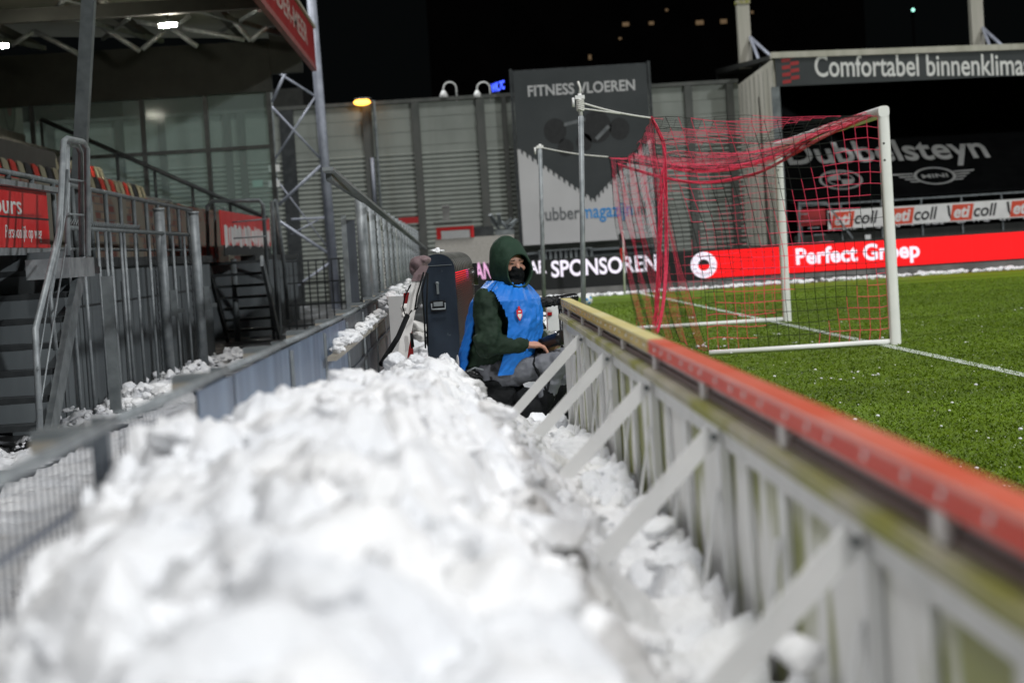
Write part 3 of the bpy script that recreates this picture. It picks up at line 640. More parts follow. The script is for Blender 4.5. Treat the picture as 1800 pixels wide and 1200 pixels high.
part('lettering', write('Perfect Groep', (w0.x, LY-.0135, cy_-.06), XU, ZU, w1.x-w0.x, .54, .005, .03), M['ledwhite'], led)
c = zline(1237, 466); c = V((c.x, LY-.0142, (ZT+ZB)/2))
bd = part('badge_ring', disc(c, XU, ZU, .145, .325), M['ledwhite'], led, at=c)
part('badge_centre', join(disc(c, XU, ZU, 0, .144, 0, 180, mi=0), disc(c, XU, ZU, 0, .144, 180, 360, mi=1)), [M['screenblack'], M['screenred']], bd, at=c)
mb = MB()
for k, ch in enumerate('EXCELSIOR'):
    a = R(200-k*27.5); o = c+XU*(.205*math.cos(a))+ZU*(.205*math.sin(a))-YU*.0045; u = XU*math.sin(a)-ZU*math.cos(a); v = XU*math.cos(a)+ZU*math.sin(a); mb = join(mb, write(ch, o-u*.022, u, v, .044 if ch != 'I' else .012, .075, .003))
for k, ch in enumerate('ROTTERDAM'):
    a = R(222+k*12); o = c+XU*(.28*math.cos(a))+ZU*(.28*math.sin(a))-YU*.0045; u = -XU*math.sin(a)+ZU*math.cos(a); v = -XU*math.cos(a)-ZU*math.sin(a); mb = join(mb, write(ch, o-u*.018, u, v, .036, .06, .003))
part('badge_lettering', mb, M['printgrey'], bd, at=c)

# ------------------------------------------------------------------ FAR CORNER: wall, banner, hut, lamps
WY = 62.
wall = thing('corrugated_wall', (-2, WY, 0), 'long grey ribbed wall closing the far corner behind the goal', 'wall')
def wp(px, py, Y=WY): return P(px, py, Y)
xl, xr = -16., wp(1306, 300).x; wtop = wp(900, 170).z
mb = MB(); z = 0.; prof_ = []
while z < wtop-1.55: prof_ += [(0, z), (0, z+.06), (.026, z+.08), (.026, z+.115)]; z += .138
prof_ += [(0, z)]
nseg = 24
for k in range(nseg):
    xa, xc = xl+(xr-xl)*k/nseg, xl+(xr-xl)*(k+1)/nseg
    for (d0, z0), (d1, z1) in zip(prof_[:-1], prof_[1:]): mb.add([(xa, WY-d0, z0), (xc, WY-d0, z0), (xc, WY-d1, z1), (xa, WY-d1, z1)], [(0, 1, 2, 3)])
mb.box((xl, WY-.004, z+.001), (xr, WY+.12, wtop)); part('ribbed_sheet', mb, M['corr'], wall)
mb = MB(); zz = z+.2
while zz < wtop-.1: mb.box((xl, WY-.012, zz), (xr, WY-.0045, zz+.03)); zz += .42
part('flat_sheet_seam', mb, M['corr'], wall)
part('wall_cap', MB().box((xl, WY-.09, wtop+.001), (xr, WY+.16, wtop+.11)), M['pilaster'], wall)
for px, w_ in ((95, 12), (150, 20), (215, 14), (290, 12), (405, 12), (430, 12), (510, 24), (572, 14), (652, 16), (737, 13), (851, 14), (893, 8), (1217, 13), (1290, 12)):
    q = wp(px, 300); part('pilaster', MB().box((q.x-w_*.0085, WY-.16, 0), (q.x+w_*.0085, WY-.047, wtop-.01)), M['pilaster'] if w_ < 20 else M['darksteel'], wall)
q = wp(656, 300); part('drain_pipe', MB().tube([(q.x, WY-.22, wp(656, 372).z), (q.x, WY-.22, wp(656, 278).z)], .06, 10), M['galvblue'], wall)
# big banner
BY = 61.2; b00, b10, b01, b11 = P(914, 432, BY), P(1141, 432, BY), P(901, 128, BY), P(1137, 126, BY)
x0, x1, z0, z1 = b01.x, b11.x, b00.z, b01.z
ban = thing('large_banner', ((x0+x1)/2, BY, 0), 'tall banner with dark heart of jagged rubber above a white lower half', 'banner')
part('white_field', MB().box((x0, BY, z0), (x1, BY+.05, z1)), M['bannerwhite'], ban)
mb = MB(); mb.box((x0-.10, BY-.06, z0-.1), (x0-.02, BY+.08, z1+.1)); mb.box((x1+.02, BY-.06, z0-.1), (x1+.10, BY+.08, z1+.1)); mb.box((x0-.1, BY+.06, z1-.3), (x1+.1, BY+.12, z1+.06)); part('banner_frame', mb, M['darksteel'], ban)
BWd, BHt = x1-x0, z1-z0
pts = [(0, BHt), (0, BHt*.56)]; cx = .547*BWd; tip = .243*BHt
def jag(xa, ya, xb_, yb_, n, flip):
    out = []; dx, dy = (xb_-xa)/n, (yb_-ya)/n
    for i in range(n):
        px_, py_ = xa+dx*i, ya+dy*i; s_ = .028*BHt
        out += [(px_+dx*.15, py_+dy*.15), (px_+dx*.15, py_+dy*.15-s_*.7), (px_+dx*.55, py_+dy*.55-s_*.9), (px_+dx*.55, py_+dy*.55)]
    return out
pts += jag(.02*BWd, .56*BHt, cx, tip, 14, 1)+[(cx, tip)]+jag(cx, tip, BWd*.98, .565*BHt, 14, 1)+[(BWd, .57*BHt), (BWd, BHt)]
part('dark_field', plate(pts, (x0, BY-.0045, z0), XU, ZU, .004), M['bannerdark'], ban)
part('lettering', write('FITNESS VLOEREN', (x0+BWd*.105, BY-.009, z0+BHt*.855), XU, ZU, BWd*.80, BHt*.065, .004, .02), M['bannerwhite'], ban)
lw = write('rubber', (x0+BWd*.135, BY-.009, z0+BHt*.135), XU, ZU, BWd*.30, BHt*.075, .004, .012); part('lettering', lw, M['printgrey'], ban)
part('lettering', write('magazijn', (x0+BWd*.45, BY-.009, z0+BHt*.108), XU, ZU, BWd*.38, BHt*.102, .004, .012), M['bannerblue'], ban)
part('lettering', write('.nl', (x0+BWd*.845, BY-.009, z0+BHt*.135), XU, ZU, BWd*.085, BHt*.075, .004, .012), M['printgrey'], ban)
mb = MB()
for (u, v, r) in ((.29, .65, .085), (.60, .66, .11), (.50, .575, .06), (.77, .64, .075), (.36, .55, .06)): mb = join(mb, disc((x0+BWd*u, BY-.0095, z0+BHt*v), XU, ZU, 0, r*BWd, ry=r*BWd*1.1))
part('printed_weight', mb, M['black'], ban)
mb = join(plate([(0, 0), (.62, .12), (.62, .22), (0, .10)], (x0+BWd*.36, BY-.0145, z0+BHt*.672), XU, ZU), plate([(0, 0), (.40, .36), (.33, .44), (-.07, .08)], (x0+BWd*.60, BY-.0145, z0+BHt*.58), XU, ZU))
part('printed_handle', mb, M['printgrey'], ban)
# hut and clutter at the wall foot
hy = 58.; h0, h1 = P(768, 470, hy), P(903, 412, hy)
hut = thing('block_hut', ((h0.x+h1.x)/2, hy, 0), 'low pale block hut with red framed window behind the photographer', 'hut')
part('wall', MB().box((h0.x, hy, 0), (h1.x, hy+2, h1.z)), M['hut'], hut)
q0, q1 = P(768, 421, hy), P(832, 396, hy); part('upper_wall', MB().box((q0.x, hy+.02, h1.z+.003), (q1.x, hy+1.5, q1.z)), M['hut'], hut)
fr = MB(); fr.box((q0.x, hy-.02, q1.z-.10), (q1.x, hy+.017, q1.z-.002)); fr.box((q0.x, hy-.02, q0.z), (q0.x+.12, hy+.017, q1.z-.103)); fr.box((q1.x-.10, hy-.02, q0.z), (q1.x, hy+.017, q1.z-.103))
part('red_frame', fr, M['printred'], hut); part('window', MB().box((q0.x+.13, hy-.012, q0.z), (q1.x-.11, hy+.016, q1.z-.11)), M['lightgrey'], hut)
q0, q1 = P(762, 395, hy), P(830, 389, hy); part('roof_slab', MB().box((q0.x, hy-.25, q0.z+.0), (q1.x, hy+1.7, q1.z+.03)), M['pilaster'], hut)
mb = MB(); mb.box((P(832, 405, hy).x, hy+.3, h1.z+.01), (P(868, 405, hy).x, hy+1.2, P(850, 398, hy).z)); solo('crate', mb, M['darksteel'], 'dark flat crate on the hut roof right of the window', 'crate')
mb = MB()
for i in range(9):
    q = P(random.uniform(874, 903), random.uniform(392, 408), hy+.8); mb.bar(q, q+V((random.uniform(-.4, .4), random.uniform(-.3, .3), random.uniform(.0, .3))), .10, .06)
mb.box((P(872, 410, hy).x, hy+.4, h1.z+.01), (P(905, 410, hy).x, hy+1.3, P(880, 404, hy).z)); solo('scrap_pile', mb, M['galvdark'], 'heap of grey scrap on the hut roof beside the banner', 'scrap')
mb = MB(); q = P(785, 388, hy+.5); mb.box((q.x-.10, hy+.35, q.z), (q.x+.10, hy+.6, P(785, 366, hy+.5).z)); mb.tube([(q.x, hy+.5, P(785, 366, hy+.5).z), (q.x, hy+.5, P(785, 364, hy+.5).z+.05)], [.12, .10], 12); solo('vent_cowl', mb, M['concrete'], 'short pale vent cowl on the hut roof slab', 'vent')
q0, q1 = P(700, 388, 61.5), P(735, 381, 61.5); solo('sign', MB().box((q0.x, 61.45, q0.z-.1), (q1.x, 61.5, q1.z)), M['darkred'], 'small dark red sign low on the ribbed wall', 'sign')
def hook_lamp(px, label):
    b = P(px+12, 172, WY); t = thing('hook_lamp', (b.x, WY, b.z), label, 'lamp', 'hook lamps on the wall top')
    r = .19; top = b.z+.28; part('neck', MB().tube([(b.x, WY, b.z-.1), (b.x, WY, top)]+[(b.x-r+r*math.cos(a), WY, top+r*1.0*math.sin(a)) for a in np.linspace(.2, math.pi, 10)]+[(b.x-2*r, WY, top-.06)], .022, 8), M['lightgrey'], t)
    part('lamp_head', MB().tube([(b.x-2*r, WY, top-.04), (b.x-2*r, WY, top-.12), (b.x-2*r, WY, top-.26)], [.04, .09, .15], 14), M['lightgrey'], t)
hook_lamp(791, 'pale hook shaped lamp on the wall top, farther left of two'); hook_lamp(850, 'pale hook shaped lamp on the wall top beside the blue sign')
q = P(875, 155, 70); sg = thing('neon_sign', (q.x, 70, 0), 'small glowing blue sign beyond the wall left of the banner', 'sign'); part('lettering', write('WK.7C', P(864, 164, 70), V((.97, 0, .24)), ZU, .46, .30, .05, .03), M['blueled'], sg); part('post', MB().tube([(q.x, 70.1, 0), (q.x, 70.1, q.z+.1)], .05, 8), M['darksteel'], sg)
a, b = P(623, 180, 61.6), P(650, 180, 61.6); st = thing('street_lamp', (b.x+.1, 61.6, 0), 'glowing orange lamp at the top of the ribbed wall', 'lamp')
part('lamp_glass', MB().ell((a+b)/2, [(.25, 0, 0), (0, .13, 0), (0, 0, .095)], 16, 10), M['lamporange'], st); part('arm', MB().tube([b+V((-.0, 0, .03)), b+V((.12, 0, .04)), (b.x+.12, 61.6, 0)], .04, 8), M['galvdark'], st)
part('lamp_shell', MB().ell((a+b)/2+V((.02, 0, .10)), [(.26, 0, 0), (0, .13, 0), (0, 0, .03)], 16, 8), M['galvdark'], st)
# dark band of benches under the banner
q0, q1 = P(930, 448, 57), P(1150, 434, 57); mb = MB(); mb.box((q0.x, 57, 0), (q1.x, 57.6, q1.z)); mb.box((q0.x-.2, 56.7, q1.z+.003), (q1.x, 57.5, q1.z+.06)); solo('low_wall', mb, M['wallgrey'], 'low dark wall below the tall banner', 'wall')
mb = MB()
for px in range(946, 1040, 9): q = P(px, 440, 56.9); mb.box((q.x, 56.55, q1.z-.16), (q.x+.07, 56.68, q1.z+.05))
mb.box((P(946, 440, 56.9).x, 56.5, q1.z+.07), (P(1040, 440, 56.9).x, 56.72, q1.z+.10)); solo('rack', mb, M['galvdark'], 'grey slatted rack in front of the low wall under the banner', 'rack')

# ------------------------------------------------------------------ FAR STAND on the right
SY = 58.8
fs = thing('grandstand', (15, SY, 0), 'far grandstand with dark roof fascia and lettered black tarpaulin behind the goal', 'grandstand')
def sp(px, py, Y=SY): return P(px, py, Y)
sx0 = sp(1365, 200).x; sx1 = 24.
def slope_box(pa, pb, Y0, Y1, zlo): return None
zt0, zt1 = sp(1365, 95).z, sp(1800, 80).z; zb0, zb1 = sp(1372, 152).z, sp(1800, 133).z; k1 = (sx1-sx0)/(sp(1800, 100).x-sx0)
zt1 = zt0+(zt1-zt0)*k1; zb1 = zb0+(zb1-zb0)*k1
def lz(a, b, x): return a+(b-a)*(x-sx0)/(sx1-sx0)
part('fascia', MB().hexa([(sx0+.05, SY, zb0), (sx1, SY, zb1), (sx1, SY+.15, zb1), (sx0+.05, SY+.15, zb0), (sx0+.05, SY, zt0-.12), (sx1, SY, zt1-.12), (sx1, SY+.15, zt1-.12), (sx0+.05, SY+.15, zt0-.12)]), M['bannerdark'], fs)
part('roof_edge', MB().hexa([(sx0-.05, SY-.06, zt0-.118), (sx1, SY-.06, zt1-.118), (sx1, SY+.3, zt1-.118), (sx0-.05, SY+.3, zt0-.118), (sx0-.05, SY-.06, zt0+.05), (sx1, SY-.06, zt1+.05), (sx1, SY+.3, zt1+.05), (sx0-.05, SY+.3, zt0+.05)]), M['beige'], fs)
part('roof', MB().hexa([(sx0, SY+.31, zt0-.1), (sx1, SY+.31, zt1-.1), (sx1, SY+13, zt1+.5), (sx0, SY+13, zt0+.5), (sx0, SY+.31, zt0), (sx1, SY+.31, zt1), (sx1, SY+13, zt1+.7), (sx0, SY+13, zt0+.7)]), M['roofdark'], fs)
part('back_wall', MB().box((sx0, SY+12.5, 0), (sx1, SY+12.9, zt0+.5)), M['roofdark'], fs)
part('side_wall', MB().hexa([(sx0-.02, SY+.1, 0), (sx0+.12, SY+.1, 0), (sx0+.12, SY+8.5, 0), (sx0-.02, SY+8.5, 0), (sx0-.02, SY+.1, zt0-.13), (sx0+.12, SY+.1, zt0-.13), (sx0+.12, SY+8.5, zt0-.3), (sx0-.02, SY+8.5, zt0-.3)]), M['beige'], fs)
mb = MB()
for k in range(9): mb.box((sx0-.028, SY+.15+k*.92, .1), (sx0-.021, SY+.18+k*.92, zt0-.32))
part('wall_seam', mb, M['pilaster'], fs)
q = sp(1372, 300); part('corner_post', MB().box((q.x-.12, SY-.05, 0), (q.x+.10, SY+.095, zb0-.01)), M['galvdark'], fs)
# red chequers and roof lettering
mb = MB(); c0, c1 = sp(1376, 148), sp(1403, 96); cw = c1.x-c0.x; ch = c1.z-c0.z
for i in range(2):
    for j in range(8):
        if (i+j) % 2 == 0: mb = join(mb, plate([(cw*i/2, ch*j/8), (cw*(i+1)/2, ch*j/8+.02), (cw*(i+1)/2, ch*(j+1)/8+.02), (cw*i/2, ch*(j+1)/8)], (c0.x, SY-.005, c0.z), XU, ZU))
part('chequer_mark', mb, M['darkred'], fs)
a, b = sp(1433, 136), sp(1800, 128); U = (sp(1800, 131)-sp(1433, 134)); U.y = 0; w_ = U.length
part('roof_lettering', write('Comfortabel binnenklimaat', (a.x, SY-.006, a.z), U, ZU, w_*1.075, .62, .005, .012), M['printwhite'], fs)
# terraces under the tarpaulin
ty0, ty1 = SY+1.6, SY+9.; tz0 = sp(1600, 345, ty0).z; tz1 = tz0+4.
part('tarpaulin', MB().grid(lambda u, v: (sx0+.5+(sx1-sx0-.5)*u, ty0+(ty1-ty0)*v, tz0+(tz1-tz0)*v+.03*noise.noise(V((u*40, v*9, 0)))), 80, 24), M['tarp'], fs)
tv = V((0, ty1-ty0, tz1-tz0)).normalized(); tn = XU.cross(tv)
def onT(px, py):
    d = ray(px, py); o = V((sx0, ty0, tz0)); return O+d*((o-O).dot(tn)/d.dot(tn))
def tarp_text(txt, px0, py0, px1, py1, hgt, **k):
    a, b = onT(px0, py0)+tn*.06, onT(px1, py1)+tn*.06; u = b-a; return write(txt, a, u, tv, u.length, hgt, .01, **k)
hh = (onT(1560, 262)-onT(1560, 306)).length
part('tarpaulin_lettering', tarp_text('Dubbelsteyn', 1392, 305, 1748, 292, hh*1.12, bold=.02), M['fadedwhite'], fs)
c = onT(1478, 319)+tn*.055; ru = (onT(1516, 317)-onT(1478, 319)).length; rv = (onT(1478, 302)-onT(1478, 319)).length
part('round_emblem', join(disc(c, XU, tv, ru*.88, ru, ry=rv), disc(c, XU, tv, ru*.55, ru*.62, ry=rv*.62), disc(c, XU, tv, 0, ru*.54, 90, 180, ry=rv*.54), disc(c, XU, tv, 0, ru*.54, 270, 360, ry=rv*.54), write('BMW', c-XU*ru*.45+tv*rv*.66, XU, tv, ru*.9, rv*.18, .006, .02)), M['fadedwhite'], fs)
c = onT(1643, 312)+tn*.055; ru = (onT(1680, 311)-onT(1643, 312)).length; rv = (onT(1643, 297)-onT(1643, 312)).length
mb = join(disc(c, XU, tv, ru*.86, ru, ry=rv), write('MINI', c-XU*ru*.62-tv*rv*.22, XU, tv, ru*1.24, rv*.42, .006, .02))
for s_ in (-1, 1):
    for k, l in enumerate((2.0, 1.72, 1.5, 1.3)): mb = join(mb, plate([(s_*ru*(.98-.05*k), rv*(.42-.30*k)), (s_*ru*l, rv*(.42-.30*k)+.02), (s_*ru*(l-.06), rv*(.30-.30*k)), (s_*ru*(.98-.05*k), rv*(.30-.30*k))], c, XU, tv))
part('winged_emblem', mb, M['fadedwhite'], fs)
# front rail, white sponsor strip, parapet
part('parapet', MB().box((sx0+.4, SY+.5, 0), (sx1, SY+.7, sp(1600, 402, SY+.5).z)), M['roofdark'], fs)
mb = MB(); zr = sp(1600, 350, SY+.5).z
mb.bar((sx0+.6, SY+.45, zr), (sx1, SY+.45, zr), .05, .05)
x = sx0+.6
while x < sx1: mb.bar((x, SY+.45, .8), (x, SY+.45, zr), .045, .045); x += 1.15
part('front_rail', mb, M['galvdark'], fs)
strip_ = thing('sponsor_banner', (18, SY+.35, 0), 'long white banner with repeated red and black lettering on the far stand rail', 'banner')
sz0, sz1 = sp(1640, 392, SY+.35).z, sp(1640, 359, SY+.35).z; bx0 = sp(1455, 380, SY+.35).x
part('vinyl', MB().box((bx0, SY+.36, sz0), (sx1, SY+.38, sz1)), M['printwhite'], strip_)
per = sp(1676, 380, SY+.35).x-sp(1571, 380, SY+.35).x; x = bx0+.04; hs = sz1-sz0
while x < sx1-per:
    part('red_patch', plate([(0, .03), (per*.36, .03), (per*.41, hs-.05), (per*.05, hs-.05)], (x+.04, SY+.3585, sz0), XU, ZU, .001), M['eticred'], strip_)
    part('black_patch', plate([(-.03, .2), (.05, .05), (.02, hs-.06), (-.05, hs-.06)], (x+.02, SY+.358, sz0), XU, ZU, .0005), M['printblack'], strip_)
    part('white_lettering', write('eti', (x+.15, SY+.3574, sz0+.10), XU, ZU, per*.28, hs*.62, .003, .03, .25), M['printwhite'], strip_)
    part('black_lettering', write('coll', (x+per*.42, SY+.3584, sz0+.10), XU, ZU, per*.40, hs*.68, .003, .02, .25), M['printblack'], strip_)
    x += per
mb = MB()
for i in range(70): chunk(mb, (bx0+random.random()*9, SY+.42, sz0-.03), random.uniform(.03, .06), i*1.3, 8, 6, .6)
solo('ledge_snow', mb, M['snow'], 'thin snow lying under the white sponsor banner on the far stand', 'snow', kind='stuff')
q0, q1 = sp(1402, 398, SY+.45), sp(1450, 366, SY+.45); part('red_panel', MB().box((q0.x, SY+.42, q0.z), (q1.x, SY+.48, q1.z)), M['darkred'], fs)
mb = MB(); mb.bar(sp(1405, 355, SY+.2), sp(1405, 435, SY+.2), .06, .06); mb.bar(sp(1405, 358, SY+.2), sp(1452, 356, SY+.2), .05, .05); mb.bar(sp(1452, 356, SY+.2), sp(1500, 420, SY+.2), .05, .05)
for k in range(5): mb.bar(sp(1420+k*10, 376+k*12, SY+.2), sp(1400+k*10, 377+k*12, SY+.2), .04, .04)
part('stair_rail', mb, M['galvdark'], fs)
q = sp(1527, 420, SY+.3); part('notice', MB().box((q.x-.08, SY+.40, q.z-.05), (q.x+.08, SY+.43, q.z+.12)), M['lightgrey'], fs)
for px in (1420, 1527, 1716, 1745): q = P(px, 200, SY+9.5); part('roof_column', MB().box((q.x-.06, SY+9.4, 0), (q.x+.06, SY+9.5, zt0)), M['darksteel'], fs)
for px, pt, nm in ((1311, 8, 'shorter mossy concrete mast at the left corner of the far stand roof'), (1720, -40, 'mossy concrete mast rising above the roof lettering at the photo right')):
    Y = SY+7; b, t = P(px+2, 150, Y), P(px, pt, Y); ms = thing('roof_mast', (b.x, Y, zt0+.2), nm, 'mast', 'concrete masts over the far stand')
    part('shaft', MB().box((b.x-.19, Y-.19, zt0+.2), (b.x+.19, Y+.19, t.z)), M['beige'], ms); part('mast_cap', MB().box((b.x-.22, Y-.22, t.z+.002), (b.x+.22, Y+.22, t.z+.12)), M['moss'], ms)
    py = pt+58 if px < 1400 else 50
    for dx, dy in ((34, 34), (18, 52)): part('strut', MB().tube([P(px+8, py, Y-.25), P(px+8+dx*1.3, py+dy*1.2, Y-2.2)], .055, 8), M['galvblue'], ms)

# ------------------------------------------------------------------ distant flats with a few lit windows
tw = thing('apartment_tower', (12, 230, 0), 'dark apartment tower in the night sky with a few lit windows', 'building')
part('wall', MB().box((-2, 230, 0), (46, 245, 60)), M['tower'], tw)
for px, py, w_, h_ in ((1100, 43, 12, 7), (1145, 41, 9, 6), (1230, 40, 14, 8), (1272, 38, 12, 8), (1037, 101, 5, 9), (1172, 18, 5, 4), (1322, 22, 5, 5), (1090, 68, 5, 4)):
    q = P(px, py, 229.9); part('window', MB().box((q.x-w_*.03, 229.9, q.z-h_*.03), (q.x+w_*.03, 229.98, q.z+h_*.03)), M['lamppale'], tw)
mb = MB(); mb.box((-14, 90, 0), (-6.3, 96, P(600, 150, 90).z)); bk = solo('warehouse', mb, M['roofdark'], 'dim dark building behind the wall left of the orange lamp', 'building')
q = P(1605, 18, 150); bl = thing('signal_light', (q.x, 150, 0), 'tiny greenish light high above the far stand roof', 'light'); part('lamp', MB().sph(q, .12), mat('lit_green', (.2, .4, .3), emit=(.4, 1, .8), es=2.), bl); part('mast', MB().tube([(q.x, 150.2, 0), (q.x, 150.2, q.z)], .1, 8), M['tower'], bl)

# ------------------------------------------------------------------ LEFT STAND
LX = -3.72; EY = 47.5
ls = thing('covered_stand', (-7, 28, 0), 'dark covered stand on the left with red fascia and glazed end', 'grandstand')
for a, b in ((17.7, 31.1), (37.6, EY)):
    part('front_wall', MB().box((LX-.15, a, -.02), (LX, b, 1.36)), M['wallgrey'], ls)
    mb = MB(); y = a+.4
    while y < b: mb.box((LX+.0005, y, 0), (LX+.008, y+.025, 1.2)); y += 1.2
    mb.box((LX+.0005, a, .98), (LX+.0065, b, 1.0)); part('wall_seam', mb, M['darksteel'], ls)
    part('coping', MB().box((LX-.22, a, 1.362), (LX+.05, b, 1.46)), M['darksteel'], ls)
part('front_wall', MB().box((LX-1.0, 6, -.02), (LX-.9, EY, 1.36)), M['wallgrey'], ls)
part('walkway', MB().box((-4.62, 6, 1.365), (LX-.23, 34.0, 1.44)), M['concrete'], ls)
part('brick_wall', MB().box((-4.8, 6, 0), (-4.64, EY, 2.36)), M['brick'], ls)
mb = MB()
for k in range(7): mb.box((-4.82-.8*(k+1), 6, 0), (-4.815-.8*k, EY, 2.0+.42*k))
part('terrace', mb, M['concrete'], ls)
part('back_wall', MB().box((-10.6, 6, 0), (-10.42, EY, 7.2)), M['roofdark'], ls)
# roof, fascia, trusses
RZ = P(555, 124, 50.6).z; RXe = P(556, 124, 50.6).x
part('roof', MB().hexa([(-10.6, 4, RZ+1.25), (RXe-.1, 4, RZ+.75), (RXe-.1, 50.5, RZ+.75), (-10.6, 50.5, RZ+1.25), (-10.6, 4, RZ+1.4), (RXe-.1, 4, RZ+.95), (RXe-.1, 50.5, RZ+.95), (-10.6, 50.5, RZ+1.4)]), M['ceiling'], ls)
part('fascia', MB().box((RXe-.08, 4, RZ+.10), (RXe, 50.6, RZ+1.0)), M['darkred'], ls)
part('fascia_lip', MB().box((RXe-.10, 4, RZ-.02), (RXe+.012, 50.62, RZ+.098)), mat('pinkish_trim', (.32, .10, .10), (.40, .14, .14), .5), ls)
part('roof_trim', MB().box((RXe-.14, 4, RZ+1.003), (RXe+.05, 50.65, RZ+1.07)), M['beige'], ls)
part('fascia_lettering', write('DE-NOORDER-MEER', (RXe+.0015, 32.5, RZ+.34), YU, ZU, 15.6, .45, .004, .01), mat('dim_print', (.45, .33, .31), (.55, .42, .40), .6, scale=4), ls)
part('end_beam', MB().box((-10.4, EY-.1, P(300, 172, EY).z), (P(476, 124, EY).x, EY+.25, P(300, 82, EY).z)), M['roofdark'], ls)
part('end_beam', MB().box((P(476, 124, EY).x+.004, EY-.08, P(515, 128, EY).z), (RXe-.11, EY+.2, RZ+.74)), M['roofdark'], ls)
for k, y in enumerate((16, 28, 40)):
    part('roof_beam', MB().box((-10.4, y-.12, 6.12), (RXe-.1, y+.12, 6.38)), M['roofdark'], ls)
for y in (21, 27, 33, 39, 44.5):
    mb = MB(); x = -10.2
    while x < RXe-1.4: mb.bar((x, y-2.4, RZ+.62), (x+1.3, y+2.2, RZ+.5), .10, .10); mb.bar((x+1.3, y-2.4, RZ+.5), (x, y+2.2, RZ+.62), .07, .07); x += 2.6
    part('roof_brace', mb, M['galvdark'], ls)
for x in (-9.2, -6.6, -4.6): part('purlin', MB().box((x-.08, 4, RZ+.55), (x+.08, EY-.1, RZ+.7)), M['roofdark'], ls)
for a, b in (((228, 36), (286, 46)), ((300, 50), (347, 82)), ((168, 41), (246, 90)), ((250, 87), (290, 54)), ((306, 50), (334, 27)), ((395, 20), (441, 72)), ((441, 72), (470, 48)), ((60, 55), (140, 96)), ((20, 80), (60, 55)), ((320, 50), (430, 70))):
    part('roof_brace', MB().tube([P(*a, 44.6), P(*b, 44.6)], .055, 8), M['galv'], ls)
# glazed end of the stand
gz1 = P(300, 172, EY).z; edge = P(481, 300, EY).x
gz = part('end_glazing', MB().box((-10.3, EY+.04, 1.5), (edge, EY+.06, gz1)), M['glass'], ls)
mb = MB()
for px in (60, 254, 366, 478): q = P(px, 260, EY); mb.box((q.x-.05, EY-.05, 1.4), (q.x+.05, EY+.035, gz1-.002))
q = P(300, 268, EY); mb.box((-10.3, EY-.04, q.z-.04), (edge, EY+.03, q.z+.04)); part('mullion', mb, M['darksteel'], ls)
mb = MB(); a, b = P(72, 210, EY-.6), P(470, 384, EY-.6); mb.tube([a, b], .05, 8)
for k in range(7): q = a+(b-a)*(k/6); mb.tube([q, q-ZU*1.0], .035, 8)
part('stair_handrail', mb, M['darksteel'], ls)
part('dark_parapet', MB().box((-6.9, 12, 3.0), (-6.8, 36, 3.42)), M['roofdark'], ls)
# badge panel on the back wall
pa, pb = PX(-6, 250, -10.2), PX(43, 250, -10.2); z0, z1 = PX(20, 250, -10.2).z, PX(20, 118, -10.2).z
bp = thing('badge_panel', (-10.2, (pa.y+pb.y)/2, z0), 'pale panel with round club badge on the stand back wall', 'sign')
part('panel', MB().box((-10.35, pa.y-1, z0), (-10.2, pb.y, z1)), mat('dim_panel', (.20, .19, .15), (.25, .24, .19), .7, scale=2), bp)
c = V((-10.196, PX(15, 180, -10.2).y, (z0+z1)/2)); part('badge', join(disc(c, YU, ZU, .62, .67), disc(c, YU, ZU, 0, .30, 0, 180, mi=0), disc(c, YU, ZU, 0, .30, 180, 360, mi=1)), [M['printblack'], M['darkred']], bp)
# rail on top of the front wall
rl = thing('terrace_railing', (LX, 18, 1.46), 'long galvanised railing along the top of the stand front wall', 'railing')
mb = MB(); mb.tube([(LX, 7, 2.26), (LX, 29.4, 2.10)], .026, 10); part('top_rail', mb, M['galv'], rl)
mb = MB(); mb.tube([(LX, 7, 1.56), (LX, 29.4, 1.54)], .018, 8); part('bottom_rail', mb, M['galvdark'], rl)
y = 9.
while y < 29.5: part('baluster', MB().tube([(LX, y, 1.455), (LX, y, 2.26-.16*(y-7)/22.4)], .024, 8), M['galvdark'], rl); y += .95
# banners on the rail
def rail_banner(px0, px1, zt, zb, label, m=None):
    a, b = PX(px0, 400, LX+.05), PX(px1, 400, LX+.05); t = thing('rail_banner', (LX+.05, (a.y+b.y)/2, zb), label, 'banner')
    part('vinyl', MB().box((LX+.04, a.y, zb), (LX+.055, b.y, zt)), m or M['bannerred'], t); return t, a.y, b.y
t, ya, yb_ = rail_banner(-60, 85, 2.05, 1.555, 'red banner with white lettering on the rail at the left photo edge')
part('lettering', write('Tours', (LX+.056, ya+.55, 1.83), YU, ZU, PX(28, 400, LX).y-ya-.55, .16, .003, .01), M['printwhite'], t)
part('lettering', write('Persoonlijk op weg', (LX+.056, PX(-4, 400, LX).y, 1.60), YU, ZU, PX(61, 400, LX).y-PX(-4, 400, LX).y, .14, .003, .0, .2), M['printwhite'], t)
mb = MB(); mb.box((LX+.02, ya, 2.055), (LX+.12, yb_+.5, 2.10)); mb.box((LX+.02, ya, 1.49), (LX+.10, yb_, 1.55)); part('banner_rail', mb, M['galv'], t)
part('banner_joint', MB().box((LX+.0555, ya, 1.80), (LX+.060, yb_, 1.815)), M['darksteel'], t)
t, ya, yb_ = rail_banner(388, 474, 2.16, 1.62, 'red and white tattered banner on the rail above the far steps')
mb = MB()
for k in range(26):
    y = ya+.4+(yb_-ya-.5)*k/26; w_ = random.uniform(.15, .32); mb = join(mb, plate([(0, random.uniform(-.1, .06)), (w_, random.uniform(-.1, .06)), (w_*1.1, random.uniform(.20, .30)), (w_*.1, random.uniform(.22, .32))], (LX+.0555, y, 1.66), YU, ZU, .001+.0003*k))
